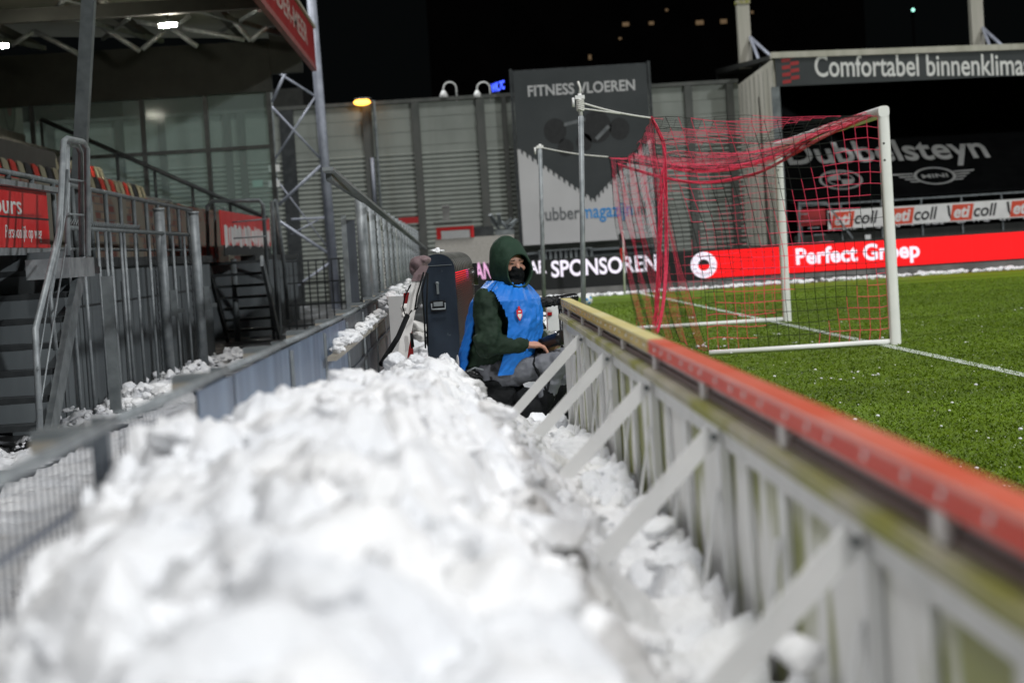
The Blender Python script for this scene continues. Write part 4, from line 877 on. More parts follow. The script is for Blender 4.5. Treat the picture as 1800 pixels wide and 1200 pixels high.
part('white_print', mb, M['printwhite'], t); part('dark_hem', MB().box((LX+.03, ya+.4, 1.46), (LX+.05, yb_, 1.618)), M['darksteel'], t)
# seats
def seat(y, x, z, m):
    t = thing('stadium_seat', (x, y, z), 'x', 'seat')
    part('seat_pan', MB().grid(lambda u, v: (x+.36*u, y-.2+.4*v, z+.20+.03*math.cos(u*3)+.02*abs(v-.5)), 6, 6).grid(lambda u, v: (x+.36*u, y-.2+.4*v, z+.18+.03*math.cos(u*3)), 6, 6), m, t)
    part('backrest', MB().grid(lambda u, v: (x-.02-.06*v-.04*(1-abs(u-.5)*2), y-.2+.4*u, z+.24+.32*v-.05*abs(u-.5)**2*4*v), 6, 6).grid(lambda u, v: (x-.045-.06*v-.04*(1-abs(u-.5)*2), y-.2+.4*u, z+.24+.32*v-.05*abs(u-.5)**2*4*v), 6, 6), m, t)
    return t
protos = {}
lab = {'seatred': 'red plastic seat in the front rows of the left stand', 'seatblack': 'black plastic seat in the front rows of the left stand', 'seatcream': 'cream plastic seat in the front rows of the left stand'}
for r_ in range(3):
    for k in range(46):
        kind = ('seatcream', 'seatcream', 'seatred', 'seatblack', 'seatcream', 'seatred', 'seatblack')[(k*2+r_*3+(k//5)) % 7]
        x, y, z = -5.30-.8*r_, 18+k*.52+.06*r_, 2.0+.42*r_
        if kind not in protos: protos[kind] = seat(y, x, z, M[kind]); s_ = protos[kind]
        else: s_ = copy_tree(protos[kind]); s_.location = (x, y, z)
        s_['label'] = lab[kind]; s_['group'] = {'seatred': 'red seats of the left stand', 'seatblack': 'black seats of the left stand', 'seatcream': 'cream seats of the left stand'}[kind]
# lamps under the roof
def tube_lamp(p, d, label):
    t = thing('tube_lamp', p, label, 'lamp', 'tube lamps under the left stand roof'); p, d = V(p), V(d).normalized()
    part('lit_tube', MB().bar(p-d*.27, p+d*.27, .11, .06), M['lampwarm'], t); part('lamp_housing', MB().bar(p-d*.31+ZU*.07, p+d*.31+ZU*.07, .17, .06), M['galvdark'], t)
    part('hanger', MB().tube([p+ZU*.09, p+ZU*.5], .015, 6), M['darksteel'], t)
tube_lamp(P(295, 45, 41), (.8, -1.2, -.1), 'lit tube lamp hanging under the stand roof near the photo top'); tube_lamp(P(-1, 82, 38), (.8, -1.2, -.1), 'lit tube lamp under the stand roof cut by the left photo edge')
# steel stairs
def stair(y0, y1, xa, xb_, label, n=7, closed=True):
    t = thing('steel_stair', ((xa+xb_)/2, (y0+y1)/2, 0), label, 'stairs'); rise = 1.36/n
    for k in range(n):
        ya = y0+(y1-y0)*k/n; yc = y0+(y1-y0)*(k+1)/n; z = rise*(k+1)
        part('tread', MB().box((xa, min(ya, yc), z-.045), (xb_-.07, max(ya, yc)+.02, z)), M['darksteel'], t)
        if closed: part('riser', MB().box((xa+.01, yc-.006, z+.002), (xb_-.075, yc+.006, z+rise-.047)), M['wallgrey'], t)
    part('stringer', MB().bar((xb_-.03, y0, .02), (xb_-.03, y1, 1.34), .05, .20, (0, 0, 1)), M['galvdark'], t)
    part('stringer', MB().bar((xa-.03, y0, .02), (xa-.03, y1, 1.34), .05, .20, (0, 0, 1)), M['darksteel'], t)
    return t
s1 = stair(15.75, 17.6, -4.2, -3.16, 'near steel stair with tubular handrail at the left photo edge')
hr = MB()
a, b, c_, d_ = PX(72, 790, -3.13), PX(62, 580, -3.13), PX(140, 252, -3.13), PX(158, 262, -3.13)
hr.tube([a, b, PX(104, 410, -3.13), PX(112, 248, -3.13)+V((0, .0, 0)), PX(118, 244, -3.13), PX(146, 250, -3.13), PX(153, 262, -3.13), PX(155, 450, -3.13)], .026, 10)
hr.tube([PX(98, 615, -3.16), PX(88, 520, -3.16), PX(112, 380, -3.16), PX(117, 300, -3.16)], .020, 8)
hr.tube([PX(118, 256, -3.2), PX(119, 450, -3.2)], .024, 10); hr.tube([PX(118, 252, -3.2), PX(136, 256, -3.2), PX(142, 270, -3.2), PX(144, 450, -3.2)], .024, 10)
hr.tube([PX(66, 650, -3.12), PX(112, 345, -3.12)], .008, 6); hr.tube([PX(70, 720, -3.12), PX(116, 430, -3.12)], .008, 6); hr.tube([PX(120, 315, -3.16), PX(156, 320, -3.16)], .010, 6); hr.tube([PX(120, 376, -3.16), PX(156, 379, -3.16)], .010, 6)
part('handrail', hr, M['galv'], s1)
q0, q1 = PX(123, 488, -3.15), PX(165, 452, -3.15); mb = MB(); mb.box((-3.5, q0.y, q0.z), (-3.15, q1.y, q1.z)); part('landing_beam', mb, M['galv'], s1)
mb = MB(); [mb.bar((-3.2+.14*k, 38.2, .05), (-3.2+.14*k, 38.2, 1.3), .025, .025, (0, 1, 0)) for k in range(12)]; [mb.bar((-3.25, 38.2, z_), (-1.6, 38.2, z_), .03, .03) for z_ in (.12, .5, .9, 1.3)]
solo('grille_gate', mb, M['darksteel'], 'dark steel grille gate right of the farther stair below the tower', 'gate')
part('landing', MB().box((-4.2, 17.63, 1.30), (-3.16, 18.4, 1.36)), M['darksteel'], s1)
part('stair_post', MB().bar((-3.3, 19.55, 0), (-3.3, 19.55, 1.27), .10, .06, (0, 1, 0)), M['galvdark'], s1)
s2 = stair(36.3, 34.1, -4.08, -3.2, 'farther steel stair below the tattered banner', closed=False)
part('return_wall', MB().box((-4.6, 37.45, 0), (LX+.45, 37.58, 1.36)), M['wallgrey'], ls)
mb = MB()
mb.tube([P(418, 600, 35.2), P(410, 455, 35.2)], .05, 8); mb.tube([P(482, 598, 36.5), P(470, 470, 35.2), P(462, 360, 34.2), P(456, 352, 34.2), P(372, 354, 34.2), P(364, 362, 34.2), P(366, 455, 34.2)], .032, 8)
mb.tube([P(380, 452, 34.0), P(377, 362, 34.0), P(394, 366, 34.0), P(396, 450, 34.0)], .022, 8); mb.tube([P(394, 392, 34.1), P(470, 385, 34.1)], .014, 6); mb.tube([P(394, 420, 34.1), P(470, 415, 34.1)], .014, 6)
mb.tube([P(490, 590, 37), P(478, 355, 35.5), P(484, 352, 35.5), P(500, 470, 37), P(506, 560, 37.4)], .035, 8)
part('handrail', mb, M['galvdark'], s2)
# barred fence in front of the wall, with two thick posts
bf = thing('barred_fence', (-3.45, 22, 0), 'fence of thin upright steel bars beside the near stair', 'fence')
for px in (128, 152, 178, 192, 200, 218, 224, 243, 267, 308, 328):
    y = -3.45*FPX/(px-809); part('bar', MB().tube([(-3.45, y, .0), (-3.45, y, 1.72)], .016, 8), M['galv'], bf)
part('rail', MB().tube([(-3.45, 18.2, 1.72), (-3.45, 27, 1.72)], .022, 8), M['galvdark'], bf)
mb = MB()
for k in range(40): y = 18.3+k*.11; mb.tube([(-3.45, y, 1.74), (-3.43, y+.05, 1.79), (-3.45, y+.11, 1.74)], .006, 4)
part('barbed_wire', mb, M['galvdark'], bf)
for px, pt, pb_, lb in ((292, 370, 668, 'thick galvanised post with cap, nearer of two beside the barred fence'), (351, 376, 648, 'thick galvanised post, farther of two before the far stair')):
    g0 = PZ(px+8, pb_, 0); Yp = g0.y; tp = thing('gate_post', (g0.x, Yp, 0), lb, 'post', 'thick posts by the stand')
    ht = P(px-8, pt, Yp).z; part('shaft', MB().tube([(g0.x, Yp, 0), (g0.x, Yp, ht)], .062, 16), M['galv'], tp); part('cap', MB().tube([(g0.x, Yp, ht+.001), (g0.x, Yp, ht+.03)], .07, 16), M['galv'], tp)
    mb = MB()
    for k in range(34):
        z = .15+k*.05; cy = V((g0.x-.075, Yp-.03, z)); mb.tube([cy+V((0, 0, -.03)), cy+V((-.012 if k % 2 else .0, -.012 if k % 2 == 0 else 0, 0)), cy+V((0, 0, .03))], .005, 5)
    part('chain', mb, M['darksteel'], tp); part('latch', MB().box((g0.x+.07, Yp-.03, .75), (g0.x+.14, Yp+.0, 1.05)).box((g0.x+.14, Yp-.02, .78), (g0.x+.22, Yp-.005, .83)), M['galvdark'], tp)
# leaning roof strut
a, b = P(130, 470, 21), P(156, 0, 21); a = a+(a-b)*.25; b = b+(b-a)*.3
mb = MB(); mb.bar(a, b, .13, .13, (0, 1, 0)); solo('roof_strut', mb, M['galvdark'], 'leaning square steel strut rising to the left stand roof', 'strut')
# lattice tower at the far end of the stand
tm = thing('lattice_tower', (P(590, 530, 55).x, 55, 0), 'tall lattice steel tower at the far end of the red fascia', 'tower')
def tb(a, b, r=.06, Y=55, Y2=None): return MB().tube([P(*a, Y), P(*b, Y2 or Y)], r, 8)
part('main_leg', tb((544, -40), (592, 545), .125), M['galvblue'], tm); part('rear_leg', tb((472, 100), (497, 545), .05, 56), M['galvdark'], tm)
for a, b, r in (((478, 180), (502, 128), .06), ((488, 128), (552, 168), .05), ((480, 285), (556, 168), .045), ((478, 188), (566, 282), .05), ((490, 360), (566, 290), .065), ((478, 305), (580, 440), .03), ((512, 386), (585, 382), .05), ((492, 390), (585, 450), .065), ((512, 412), (560, 386), .035), ((512, 510), (580, 462), .05)):
    part('lattice_bar', tb(a, b, r*.62), M['galvblue'], tm)
part('foot_post', tb((612, 545), (606, 415), .07), M['galvdark'], tm)
mb = MB()
for px, py in ((482, 296), (482, 323)): q = P(px, py, 54.5); mb.box((q.x-.14, 54.4, q.z-.09), (q.x+.14, 54.6, q.z+.09))
part('junction_box', mb, M['lightgrey'], tm); q = P(453, 323, 54.5); part('fuse_box', MB().box((q.x-.13, 54.4, q.z-.09), (q.x+.13, 54.6, q.z+.09)), M['teal'], tm)
# tall sheet fence running away to the wall
tf = thing('sheet_fence', (-1.3, 30, 0), 'tall fence of steel posts and pale sheets running to the far wall', 'fence')
TX = -1.17
def tz(y): return lerp(y, (24, 60), (2.0, 1.9))
ys_ = [25.4]
while ys_[-1] < 57: ys_.append(ys_[-1]+2.3)
for k, y in enumerate(ys_):
    part('post', MB().tube([(TX, y, 0), (TX, y, tz(y)+.02)], .068 if k < 2 else .055, 14), M['galv'], tf)
    if k:
        y0 = ys_[k-1]; part('sheet', MB().box((TX-.015, y0+.1, .1), (TX+.0, y-.06, tz(y)-.1)), (M['lightgrey'], M['galv'], M['galvdark'])[k % 3], tf)
        mb = MB()
        for j in range(30): cz = .4+j*.05; mb.tube([(TX+.07, y+.02, cz-.03), (TX+.08+.012*(j % 2), y+.02, cz), (TX+.07, y+.02, cz+.03)], .006, 4)
        part('chain', mb, M['darksteel'], tf)
part('end_post', MB().bar((TX-.2, 25.1, 0), (TX-.2, 25.1, 1.82), .06, .05, (0, 1, 0)), M['galv'], tf)
part('end_sheet', MB().box((TX-.17, 25.12, .3), (TX-.07, 25.14, 1.75)), M['darkboard'], tf)
ra, rb = P(576, 297, 17.2), P(748, 438, 57)
part('top_rail', MB().bar(ra, rb, .09, .03), M['galv'], tf); part('under_rail', MB().bar(ra+V((-.02, .4, -.05)), P(640, 352, 25.2), .05, .06), M['galvdark'], tf)

# ------------------------------------------------------------------ NEAR LED UNIT beyond the photographer
NY = 14.7
n0 = P(748, 640, NY); n1 = P(797, 470, NY); nt = P(775, 446, NY).z
nl = thing('led_board', (n0.x+.15, NY+1, 0), 'dark led board seen end on with glowing red slats behind the photographer', 'led board')
xa, xb_ = P(741, 540, NY).x, P(804, 540, NY).x; zf = nt-.13; dirv = V((.045, 1, 0)).normalized(); LEN = 3.2
def endprof(x0, x1, zb, zs, zt, n=14):
    pts = [(x0+.045, zb), (x1, zb), (x1, zs)]; c = (x0+x1)/2; r = (x1-x0)/2
    for i in range(1, n): a = math.pi*i/n; pts.append((c+r*math.cos(a), zs+(zt-zs)*math.sin(a)**.8))
    return pts+[(x0, zs)]
pr = endprof(xa, xb_, .10, zf, nt); N_ = len(pr)
mb = MB(); mb.add([(x, NY, z) for x, z in pr]+[(x, NY+.05, z) for x, z in pr], [tuple(range(N_)), tuple(range(N_, 2*N_))[::-1]]+[(i, (i+1) % N_, N_+(i+1) % N_, N_+i) for i in range(N_)]); part('end_cap', mb, M['ledcase'], nl)
mb = MB(); top = [(x, z) for x, z in pr[2:]]; Lt = len(top)
a_ = [V((x, NY+.051, z-.004)) for x, z in top]; b_ = [p+dirv*LEN for p in a_]; mb.add(a_+b_, [(i, i+1, Lt+i+1, Lt+i) for i in range(Lt-1)], 0, True)
for k in range(12): 
    o = dirv*(k*.27+.1); mb.tube([p+o+ZU*.004 for p in a_], .007, 5)
part('padded_top', mb, M['ledtop'], nl)
part('rear_casing', MB().add([V((xa+.05, NY+.051, .1)), V((xa, NY+.051, zf)), V((xa, NY+.051, zf))+dirv*LEN, V((xa+.05, NY+.051, .1))+dirv*LEN], [(0, 1, 2, 3)]), M['ledcase'], nl)
mb = MB(); ml = MB(); z = .16
while z < zf-.005:
    p = V((xb_-.012, NY+.051, z)); mb.bar(p, p+dirv*LEN, .034, .005, (0, 0, 1)); z += .0165
part('slat', mb, M['slat'], nl)
p = V((xb_-.020, NY+.9, .12)); part('led_face', MB().add([p, p+dirv*(LEN-.86), p+dirv*(LEN-.86)+ZU*(zf-.13), p+ZU*(zf-.13)], [(0, 1, 2, 3)]), M['ledred'], nl)
p = V((xb_+.008, NY+1.2, .12)); part('led_edge', MB().bar(p+dirv*1.9, p+dirv*1.9+ZU*(zf-.14), .02, .02), M['ledpink'], nl)
hz = P(770, 538, NY); mb = MB(); mb.box((hz.x-.05, NY-.012, hz.z-.035), (hz.x+.055, NY-.001, hz.z+.04)); part('handle_plate', mb, M['blackshiny'], nl)
mb = MB(); mb.tube([(hz.x-.045, NY-.016, hz.z+.02), (hz.x-.045, NY-.035, hz.z-.02), (hz.x+.05, NY-.035, hz.z-.02), (hz.x+.05, NY-.016, hz.z+.02)], .006, 6); mb.box((hz.x-.03, NY-.016, hz.z-.0), (hz.x+.035, NY-.0125, hz.z+.03)); part('handle', mb, M['galv'], nl)
kk = P(769, 508, NY); mb = MB(); mb.box((kk.x-.006, NY-.02, kk.z-.035), (kk.x+.01, NY-.001, kk.z+.04)); mb.sph((kk.x, NY-.01, kk.z+.04), .014); part('latch', mb, M['galvdark'], nl)
part('cap_seam', MB().box((xa+.002, NY-.005, P(770, 466, NY).z-.004), (xb_-.02, NY-.001, P(770, 466, NY).z)), M['galvdark'], nl)
mb = MB(); [chunk(mb, V(P(770+dx, 441, NY+.35)), r, dx+.3, 14, 10, .5) for dx, r in ((-5, .04), (6, .035), (0, .045))]; solo('cap_snow', mb, M['snow'], 'small cap of white snow on top of the end on led board', 'snow', kind='stuff')
p = P(826, 462, NY+3.4); solo('cable_reel', MB().tube([p-XU*.1-ZU*.1, p+XU*.06-ZU*.10], .095, 16), M['blackshiny'], 'dark rounded drum at the far end of the led board top', 'drum')
# mauve and white cover with straps beside it
cv = thing('rain_cover', (P(725, 560, 14.4).x, 14.4, .3), 'mauve and white cloth cover with black straps left of the led board', 'cover')
mb = MB(); mb.ell(P(736, 464, 14.45), [(.062, 0, 0), (0, .09, 0), (0, 0, .058)], 18, 12); mb.ell(P(746, 457, 14.42), [(.045, 0, 0), (0, .07, 0), (0, 0, .03)], 14, 10); mb.ell(P(728, 474, 14.45), [(.035, 0, 0), (0, .06, 0), (0, 0, .04)], 14, 10)
part('pouch', smooth_blob(mb, .008, 4, .008, .05), M['mauve'], cv)
def ribbon(pts, ws, Y, th=.006):
    mb = MB(); k = 0; n = len(pts); c = [P(x, y, Y) for x, y in pts]
    L_ = [p-XU*w for p, w in zip(c, ws)]; R_ = [p+XU*w for p, w in zip(c, ws)]
    mb.add(L_+R_, [(i, i+1, n+i+1, n+i) for i in range(n-1)], 0, True); mb.add([p+YU*th for p in L_]+[p+YU*th for p in R_], [(i, i+1, n+i+1, n+i) for i in range(n-1)], 0, True); return mb
part('sash', ribbon([(742, 474), (734, 492), (727, 520), (720, 555), (713, 590), (707, 630)], [.035, .036, .034, .034, .036, .034], 14.33), M['whitecloth'], cv)
part('sash_collar', ribbon([(746, 468), (738, 480), (732, 494)], [.03, .04, .037], 14.325), M['mauve'], cv)
mb = MB(); [mb.tube([P(x, y, 14.3) for x, y in s_], .006, 6) for s_ in ([(750, 478), (742, 510), (746, 560), (748, 612)], [(752, 480), (750, 540), (752, 608)], [(722, 500), (712, 520), (708, 540), (714, 560), (724, 545)], [(745, 478), (733, 520), (729, 545), (735, 540)], [(722, 585), (724, 612)], [(724, 586), (727, 610)])]
mb.tube([P(716, 555, 14.2), P(700, 592, 14.0), P(670, 640, 13.7)], .018, 8); part('strap', mb, M['blackcloth'], cv)
mb = MB(); [chunk(mb, P(x, y, 14.6), r, x*.7, 12, 9) for x, y, r in ((712, 540, .05), (716, 555, .05), (740, 590, .08), (735, 570, .08))]; 
for v in mb.v: pass
part('white_lining', mb, M['whitecloth'], cv)
q = P(702, 580, 16.5); mb = MB(); mb.box((q.x-.07, 16.45, .1), (q.x+.05, 16.5, P(702, 520, 16.5).z), 0); mb.box((q.x+.052, 16.44, .2), (q.x+.10, 16.5, P(702, 515, 16.5).z), 1); solo('plank', mb, [M['whitebar'], M['darkred']], 'pale and red board end leaning behind the snow by the fence', 'board')

# ------------------------------------------------------------------ MICROPHONE at the end of the board
mk = thing('microphone', (P(990, 530, 13.25).x, 13.25, 0), 'black fluffy microphone on a stand at the end of the yellow rail', 'microphone')
a, b = P(948, 532, 13.25), P(980, 528, 13.25); d = (b-a)
mb = MB(); mb.cap(a+d*.15, b, .036, .034, 16); part('windshield', smooth_blob(mb, .006, 2, .008, .015), M['foam'], mk)
mb = MB(); a, b = P(984, 528, 13.25), P(1008, 524, 13.4); mb.cap(a, b, .036, .036, 14); part('camera_housing', smooth_blob(mb, .006, 2), M['blackshiny'], mk)
st_ = P(985, 540, 13.25); part('stand', MB().tube([st_, (st_.x, 13.25, .25)], .014, 8), M['blackshiny'], mk)
part('clip', MB().box((st_.x-.015, 13.23, st_.z-.01), (st_.x+.03, 13.28, st_.z+.04)), M['darksteel'], mk)
bx = P(972, 548, 13.6); solo('cable_box', MB().box((bx.x-.04, 13.55, bx.z-.12), (bx.x+.06, 13.75, bx.z+.05), 0).box((bx.x-.038, 13.546, bx.z-.02), (bx.x-.01, 13.549, bx.z+.0), 1), [M['whitebar'], M['printred']], 'small white box with red mark behind the microphone stand', 'box')

# ------------------------------------------------------------------ PHOTOGRAPHER
MY = 13.2
def q(x, y, d=0.): return P(x, y, MY+d)
F3, L3 = V((.894, -.447, 0)), V((.447, .894, 0))                         # chest direction; towards his left
HF, HL = V((.47, -.88, -.03)).normalized(), V((.88, .47, 0)).normalized()   # where the head looks
HU = HL.cross(HF).normalized()
if HU.z < 0: HU = -HU
pel, wai, che, nec = q(866, 655), q(870, 612), q(879, 555), q(891, 500)
person = thing('person', (pel.x, MY, .18), 'photographer in dark green hooded coat and blue bib seated in the snow holding a camera', 'person')
hc = q(891, 464); hd = hc+HF*.035
rs, re, rw = che+V((0, 0, .075))-L3*.165, q(860, 606, -.24), q(925, 606, -.19)
lsd, le, lw_ = che+V((0, 0, .075))+L3*.165, q(934, 588, .20), q(957, 603, .0)
rh, rk, ra_ = pel-V((0, .09, -.0)), q(976, 640, -.17), q(950, 712, -.13)
lh, lk, la = pel+V((.02, .09, 0)), q(990, 632, .06), q(972, 702, .05)
def fingers(mb, base, fwd, down, side, curl=1.):                     # palm with four curled fingers and a thumb
    mb.ell(base+fwd*.04, [fwd*.058, side*.048, down*.022], 12, 8)
    for i, (o_, l) in enumerate(((.034, .042), (.012, .047), (-.011, .044), (-.032, .036))):
        p0 = base+fwd*.075+side*o_; p1 = p0+fwd*l*.80+down*.016; p2 = p1+fwd*l*.35+down*l*.75; p3 = p2-fwd*l*.25+down*l*.55
        for u_, v_, r1, r2 in ((base+fwd*.04+side*o_, p0, .0125, .012), (p0, p1, .012, .011), (p1, p2, .011, .010), (p2, p3, .010, .009)): mb.cap(u_, v_, r1, r2, 8)
    t0 = base+fwd*.02+side*.036; t1 = t0+fwd*.035+side*.022+down*.016; t2 = t1+fwd*.030+down*.014-side*.004
    mb.cap(t0, t1, .013, .0115, 8); mb.cap(t1, t2, .0115, .0095, 8)
body = MB()
body.cap(pel, wai, .13, .12); body.cap(wai, che, .12, .14); body.cap(che, nec, .12, .065); body.cap(nec, hc, .055, .06)
body.ell(hd, [HF*.098, HL*.076, HU*.118], 20, 14); body.ell(hd+HF*.045-HU*.05, [HF*.055, HL*.055, HU*.06], 14, 10)
body.ell(hd+HF*.098-HU*.018, [HF*.022, HL*.013, HU*.026], 10, 8); body.cap(hd+HF*.085+HU*.022-HL*.045, hd+HF*.085+HU*.022+HL*.045, .012, .012, 8)
for s_ in (-1, 1): body.ell(hd+HL*(s_*.048)+HF*.068-HU*.025, [HF*.028, HL*.024, HU*.02], 10, 8); body.ell(hd+HL*(s_*.079), [HF*.018, HL*.009, HU*.03], 8, 6)
body.cap(hd+HF*.092-HU*.062-HL*.022, hd+HF*.092-HU*.062+HL*.022, .010, .010, 8)
for sh, el, wr in ((rs, re, rw), (lsd, le, lw_)): body.cap(che, sh, .08, .065); body.cap(sh, el, .055, .045); body.cap(el, wr, .042, .032)
for h_, k_, a_ in ((rh, rk, ra_), (lh, lk, la)): body.cap(h_, k_, .085, .06); body.cap(k_, k_+(a_-k_)*.9, .052, .036)
fingers(body, rw+V((.005, 0, 0)), V((.93, .30, -.05)).normalized(), V((.1, .2, -.97)).normalized(), V((-.28, .93, .2)).normalized())
fingers(body, lw_+V((.0, -.0, -.035)), V((.70, -.70, .10)).normalized(), V((-.05, .1, .99)).normalized(), V((.70, .70, 0)).normalized())
part('body', smooth_blob(body, .006, 3), M['skin'], person)
for s_ in (-1, 1):
    e = hd+HL*(s_*.031)+HF*.089+HU*.004; part('eye', MB().ell(e, [HF*.006, HL*.013, HU*.0042], 10, 6), M['eye'], person)
    part('eyebrow', MB().cap(e+HU*.020-HL*.018*s_*.8+HF*.008, e+HU*.017+HL*.018*s_+HF*.002, .0042, .003, 6), M['brow'], person)
# jacket
j = MB()
j.cap(pel+F3*.0, wai, .185, .185); j.cap(wai, che, .19, .185); j.cap(che, che+V((.01, 0, .09)), .17, .12); j.cap(che+V((0, 0, .08)), nec-V((0, 0, .0)), .12, .085)
j.ell(wai+F3*.05, [F3*.18, L3*.17, ZU*.15], 16, 12)
for sh, el, wr in ((rs, re, rw), (lsd, le, lw_)):
    j.cap(che+V((0, 0, .05)), sh, .12, .098); j.cap(sh, el, .104, .086); j.cap(el, el+(wr-el)*.84, .084, .052)
    mid = (sh+el)/2; j.ell(el+V((-.01, -.01, .03)), [(.09, 0, 0), (0, .09, 0), (0, 0, .06)], 12, 8)
part('jacket', smooth_blob(j, .010, 6, .016, .07), M['green'], person)
for wr, el in ((rw, re), (lw_, le)): d = (wr-el).normalized(); part('cuff', MB().tube([el+(wr-el)*.80, el+(wr-el)*.90, el+(wr-el)*.97], [.05, .046, .042], 16), M['green'], person)
# collar and hood
c_ = MB(); c_.cap(nec-V((0, 0, .02))+F3*.02, nec+V((0, 0, .05))+F3*.03, .095, .088); part('collar', smooth_blob(c_, .008, 4, .010, .05), M['hood'], person)
sv = [-.122, -.112, -.085, -.045, 0, .05, .10, .14, .152]; wv = [.012, .05, .082, .106, .116, .116, .106, .096, .091]; tv_ = [.03, .085, .135, .168, .182, .165, .125, .082, .070]; bv = [-.04, -.10, -.15, -.185, -.20, -.195, -.175, -.16, -.15]
def hoodfn(u, v, g=0.):
    s_ = sv[0]+(sv[-1]-sv[0])*v; a = u*2*math.pi; w_ = lerp(s_, sv, wv)-g; t_ = lerp(s_, sv, tv_)-g; b_ = lerp(s_, sv, bv)+g; mid = (t_+b_)/2; hh_ = (t_-b_)/2
    cx_, sx_ = math.cos(a), math.sin(a); p = hc+HF*s_+HL*(w_*math.copysign(abs(cx_)**.9, cx_))+HU*(mid+hh_*math.copysign(abs(sx_)**.95, sx_))
    f = .008*noise.fractal(p/.07, 1, 2, 3); return p+(p-hc).normalized()*f
mb = MB(); mb.grid(lambda u, v: hoodfn(u, v), 48, 30); mb.grid(lambda u, v: hoodfn(u, v, .010), 48, 30)
mb.tube([hoodfn(k/40, 1., .005) for k in range(41)], .007, 8)
part('hood', mb, M['hood'], person)
# neck gaiter over the mouth and nose
g_ = MB(); g_.ell(hd+HF*.020-HU*.060, [HF*.098, HL*.082, HU*.058], 18, 12); g_.ell(hd+HF*.075-HU*.036, [HF*.044, HL*.052, HU*.026], 14, 10); g_.cap(hd-HU*.07+HF*.03, nec+HF*.05+V((0, 0, -.0)), .085, .08); g_.ell(nec+HF*.09+HU*.02, [HF*.05, HL*.07, HU*.05], 12, 8)
part('neck_gaiter', smooth_blob(g_, .006, 4, .006, .04), M['blackcloth'], person)
# blue bib, open at the sides
hem = q(870, 652); ntop = q(887, 492)
def bibp(th, t, extra=0.):
    c = hem*(1-t)+ntop*t+F3*.03*math.sin(t*math.pi); a = lerp(t, (0, .25, .55, .78, .9, 1), (.235, .250, .240, .200, .150, .105)); b = lerp(t, (0, .25, .55, .78, .9, 1), (.225, .225, .228, .262, .205, .10))
    p = c+F3*(a*math.cos(th))+L3*(b*math.sin(th)); nrm = (F3*math.cos(th)+L3*math.sin(th))
    g = V((th*1.6-t*2.2, t*2.0+th*.5, 0)); return p+nrm*(extra+.013*noise.fractal(g*V((1.9, 1.9, 1)) if False else V((g.x*2.6, g.y*1.1, 3.)), .7, 2, 4)+.002*noise.noise(p/.03))
def bib(th0, th1, t0, t1, nu, nv, taper=0.):
    mb = MB()
    for e in (0, .006):
        mb.grid(lambda u, v: bibp(th0+(th1-th0)*u if not taper else ((th0+th1)/2+(th1-th0)*(u-.5)*(1+taper*math.sin((t0+(t1-t0)*v)*math.pi))), t0+(t1-t0)*v, e), nu, nv)
    return mb
def keep(th, t):                                                    # armholes: an open slot at each side that closes over the shoulder
    d = min(abs(math.degrees(th)-90), abs(math.degrees(th)-270)); lim = 0 if t > .90 else (30 if t < .5 else 30*math.sqrt(max(0, 1-((t-.5)/.40)**2)))
    return d > lim
bb = MB(); nu, nv = 150, 84
for e in (0, .006):
    k0 = len(bb.v); bb.v += [tuple(bibp(2*math.pi*i_/nu, -.03+1.03*j_/nv, e)) for j_ in range(nv+1) for i_ in range(nu)]
    for j_ in range(nv):
        for i_ in range(nu):
            if keep(2*math.pi*(i_+.5)/nu, -.03+1.03*(j_+.5)/nv): a = k0+j_*nu+i_; b = k0+j_*nu+(i_+1) % nu; bb.f.append((a, b, b+nu, a+nu)); bb.m.append(0); bb.s.append(True)
bibo = part('bib', bb, M['blue'], person)
c = bibp(R(-42), .63, .016); n_ = (bibp(R(-42), .63, .1)-bibp(R(-42), .63, 0)).normalized(); u_ = ZU.cross(n_).normalized(); v_ = n_.cross(u_)
crest = plate([(x_*.8, y_*.75) for x_, y_ in [(-.022, -.02), (0, -.06), (.022, -.02), (.024, .03), (.008, .04), (.006, .062), (-.008, .062), (-.01, .04), (-.024, .03)]], c, u_, v_, .003)
part('crest', crest, M['printred'], bibo); part('crest_mark', join(plate([(-.013, -.013), (0, -.034), (.013, -.013), (.013, .0), (-.013, .0)], c+n_*.0035, u_, v_, .002), plate([(-.010, .010), (.010, .010), (.007, .018), (-.007, .018)], c+n_*.0035, u_, v_, .002)), M['printwhite'], bibo)
c = bibp(R(214), .12, .016); n_ = (bibp(R(214), .12, .1)-bibp(R(214), .12, 0)).normalized(); u_ = ZU.cross(n_).normalized(); v_ = n_.cross(u_); part('number_patch', disc(c, u_, v_, 0, .05), M['printwhite'], bibo)
# trousers and boots
t_ = MB()
for h_, k_, a_ in ((rh, rk, ra_), (lh, lk, la)): t_.cap(h_, k_, .115, .082); t_.cap(k_, k_+(a_-k_)*.75, .080, .070); t_.ell(k_+V((.0, 0, .01)), [(.085, 0, 0), (0, .08, 0), (0, 0, .07)], 12, 8)
t_.ell(pel, [(.16, 0, 0), (0, .18, 0), (0, 0, .12)], 14, 10)
part('trousers', smooth_blob(t_, .010, 5, .014, .06), M['trouser'], person)
for h_, k_, a_ in ((rh, rk, ra_), (lh, lk, la)):
    b_ = MB(); b_.cap(k_+(a_-k_)*.72, a_+V((-.02, 0, -.06)), .078, .07); b_.cap(a_+V((-.03, 0, -.10)), a_+V((.13, -.03, -.11)), .058, .048); part('boot', smooth_blob(b_, .008, 4, .006, .05), M['blackcloth'], person)
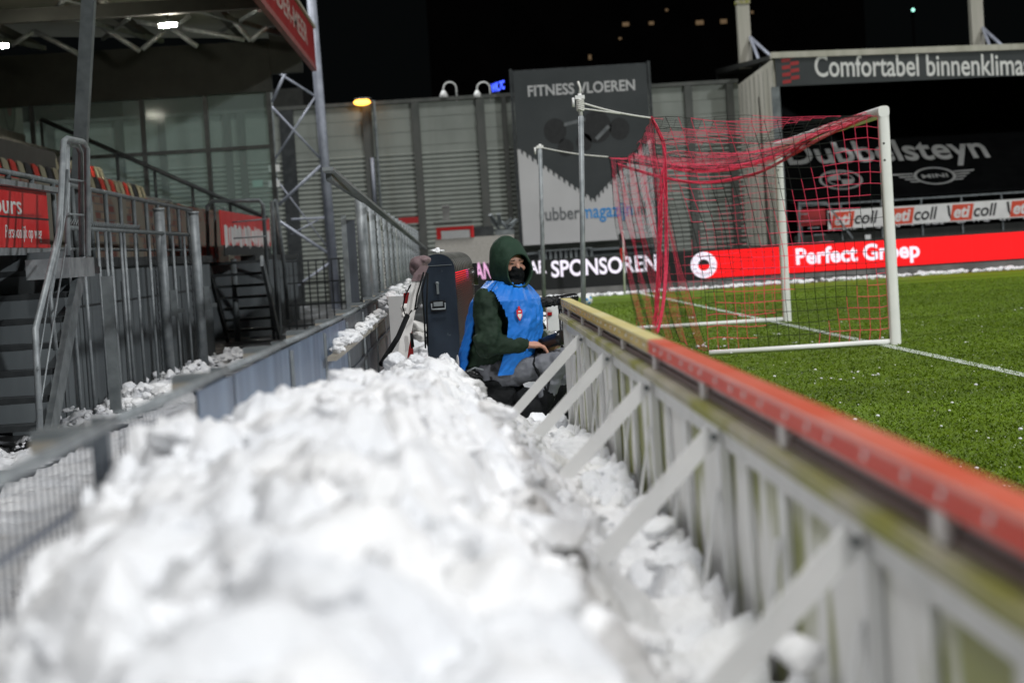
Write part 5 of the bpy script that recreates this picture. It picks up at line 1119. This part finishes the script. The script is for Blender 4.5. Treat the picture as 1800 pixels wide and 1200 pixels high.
# what he sits on, and his camera
bg_ = MB(); bp_ = q(868, 700)
bg_.ell(q(858, 672, 0), [(.17, 0, 0), (0, .20, 0), (0, 0, .06)], 16, 10); bg_.ell(q(872, 700, 0), [(.20, 0, 0), (0, .22, 0), (0, 0, .13)], 18, 12); bg_.cap(q(845, 735, -.05), q(915, 740, -.05), .14, .12); bg_.cap(q(925, 700, -.18), q(942, 745, -.18), .07, .07)
kb = thing('kit_bag', (bp_.x, MY, .1), 'black kit bag in the snow under the seated photographer', 'bag'); part('bag_body', smooth_blob(bg_, .010, 5, .020, .08), M['blackcloth'], kb)
part('zip', MB().tube([q(822, 652, -.20), q(835, 646, -.21), q(850, 650, -.215)], .006, 6), M['galv'], kb)
part('bag_flap', smooth_blob(MB().cap(q(823, 656, -.12), q(872, 664, -.16), .03, .03), .006, 3, .01, .04), M['blackshiny'], kb)
cm = thing('photo_camera', q(955, 600, -.10), 'black camera with long lens held in the photographer\'s hands', 'camera')
l0, l1 = q(953, 604, -.10), q(990, 592, -.16); d_ = (l1-l0).normalized()
part('lens', MB().tube([l0, l0+(l1-l0)*.3, l0+(l1-l0)*.34, l0+(l1-l0)*.7, l0+(l1-l0)*.74, l1], [.036, .036, .039, .040, .046, .048], 22), M['blackshiny'], cm)
part('front_glass', MB().tube([l1+d_*.001, l1+d_*.003], .040, 20), M['eye'], cm)
mb = MB(); mb.tube([l0-d_*.075, l0-d_*.065, l0-d_*.012, l0-d_*.002], [.045, .058, .058, .045], 6); mb.box(l0-d_*.05+V((-.03, -.02, .04)), l0-d_*.05+V((.03, .03, .075))); part('camera_body', mb, M['black'], cm)
mb = MB(); mb.tube([q(944, 612, -.14), q(938, 640, -.22), q(952, 668, -.26), q(962, 690, -.26), q(965, 668, -.24), q(950, 620, -.14)], .010, 6); part('strap', mb, M['blackcloth'], cm)
mb = MB(); mb.tube([q(940, 554, .9), q(958, 555, .9), q(968, 557, .9)], .006, 8); mb.tube([q(945, 566, .8), q(955, 570, .8), q(958, 578, .8)], .012, 8); solo('cable_bundle', mb, M['blackshiny'], 'black cables and gear in the snow right of the blue bib', 'cables')
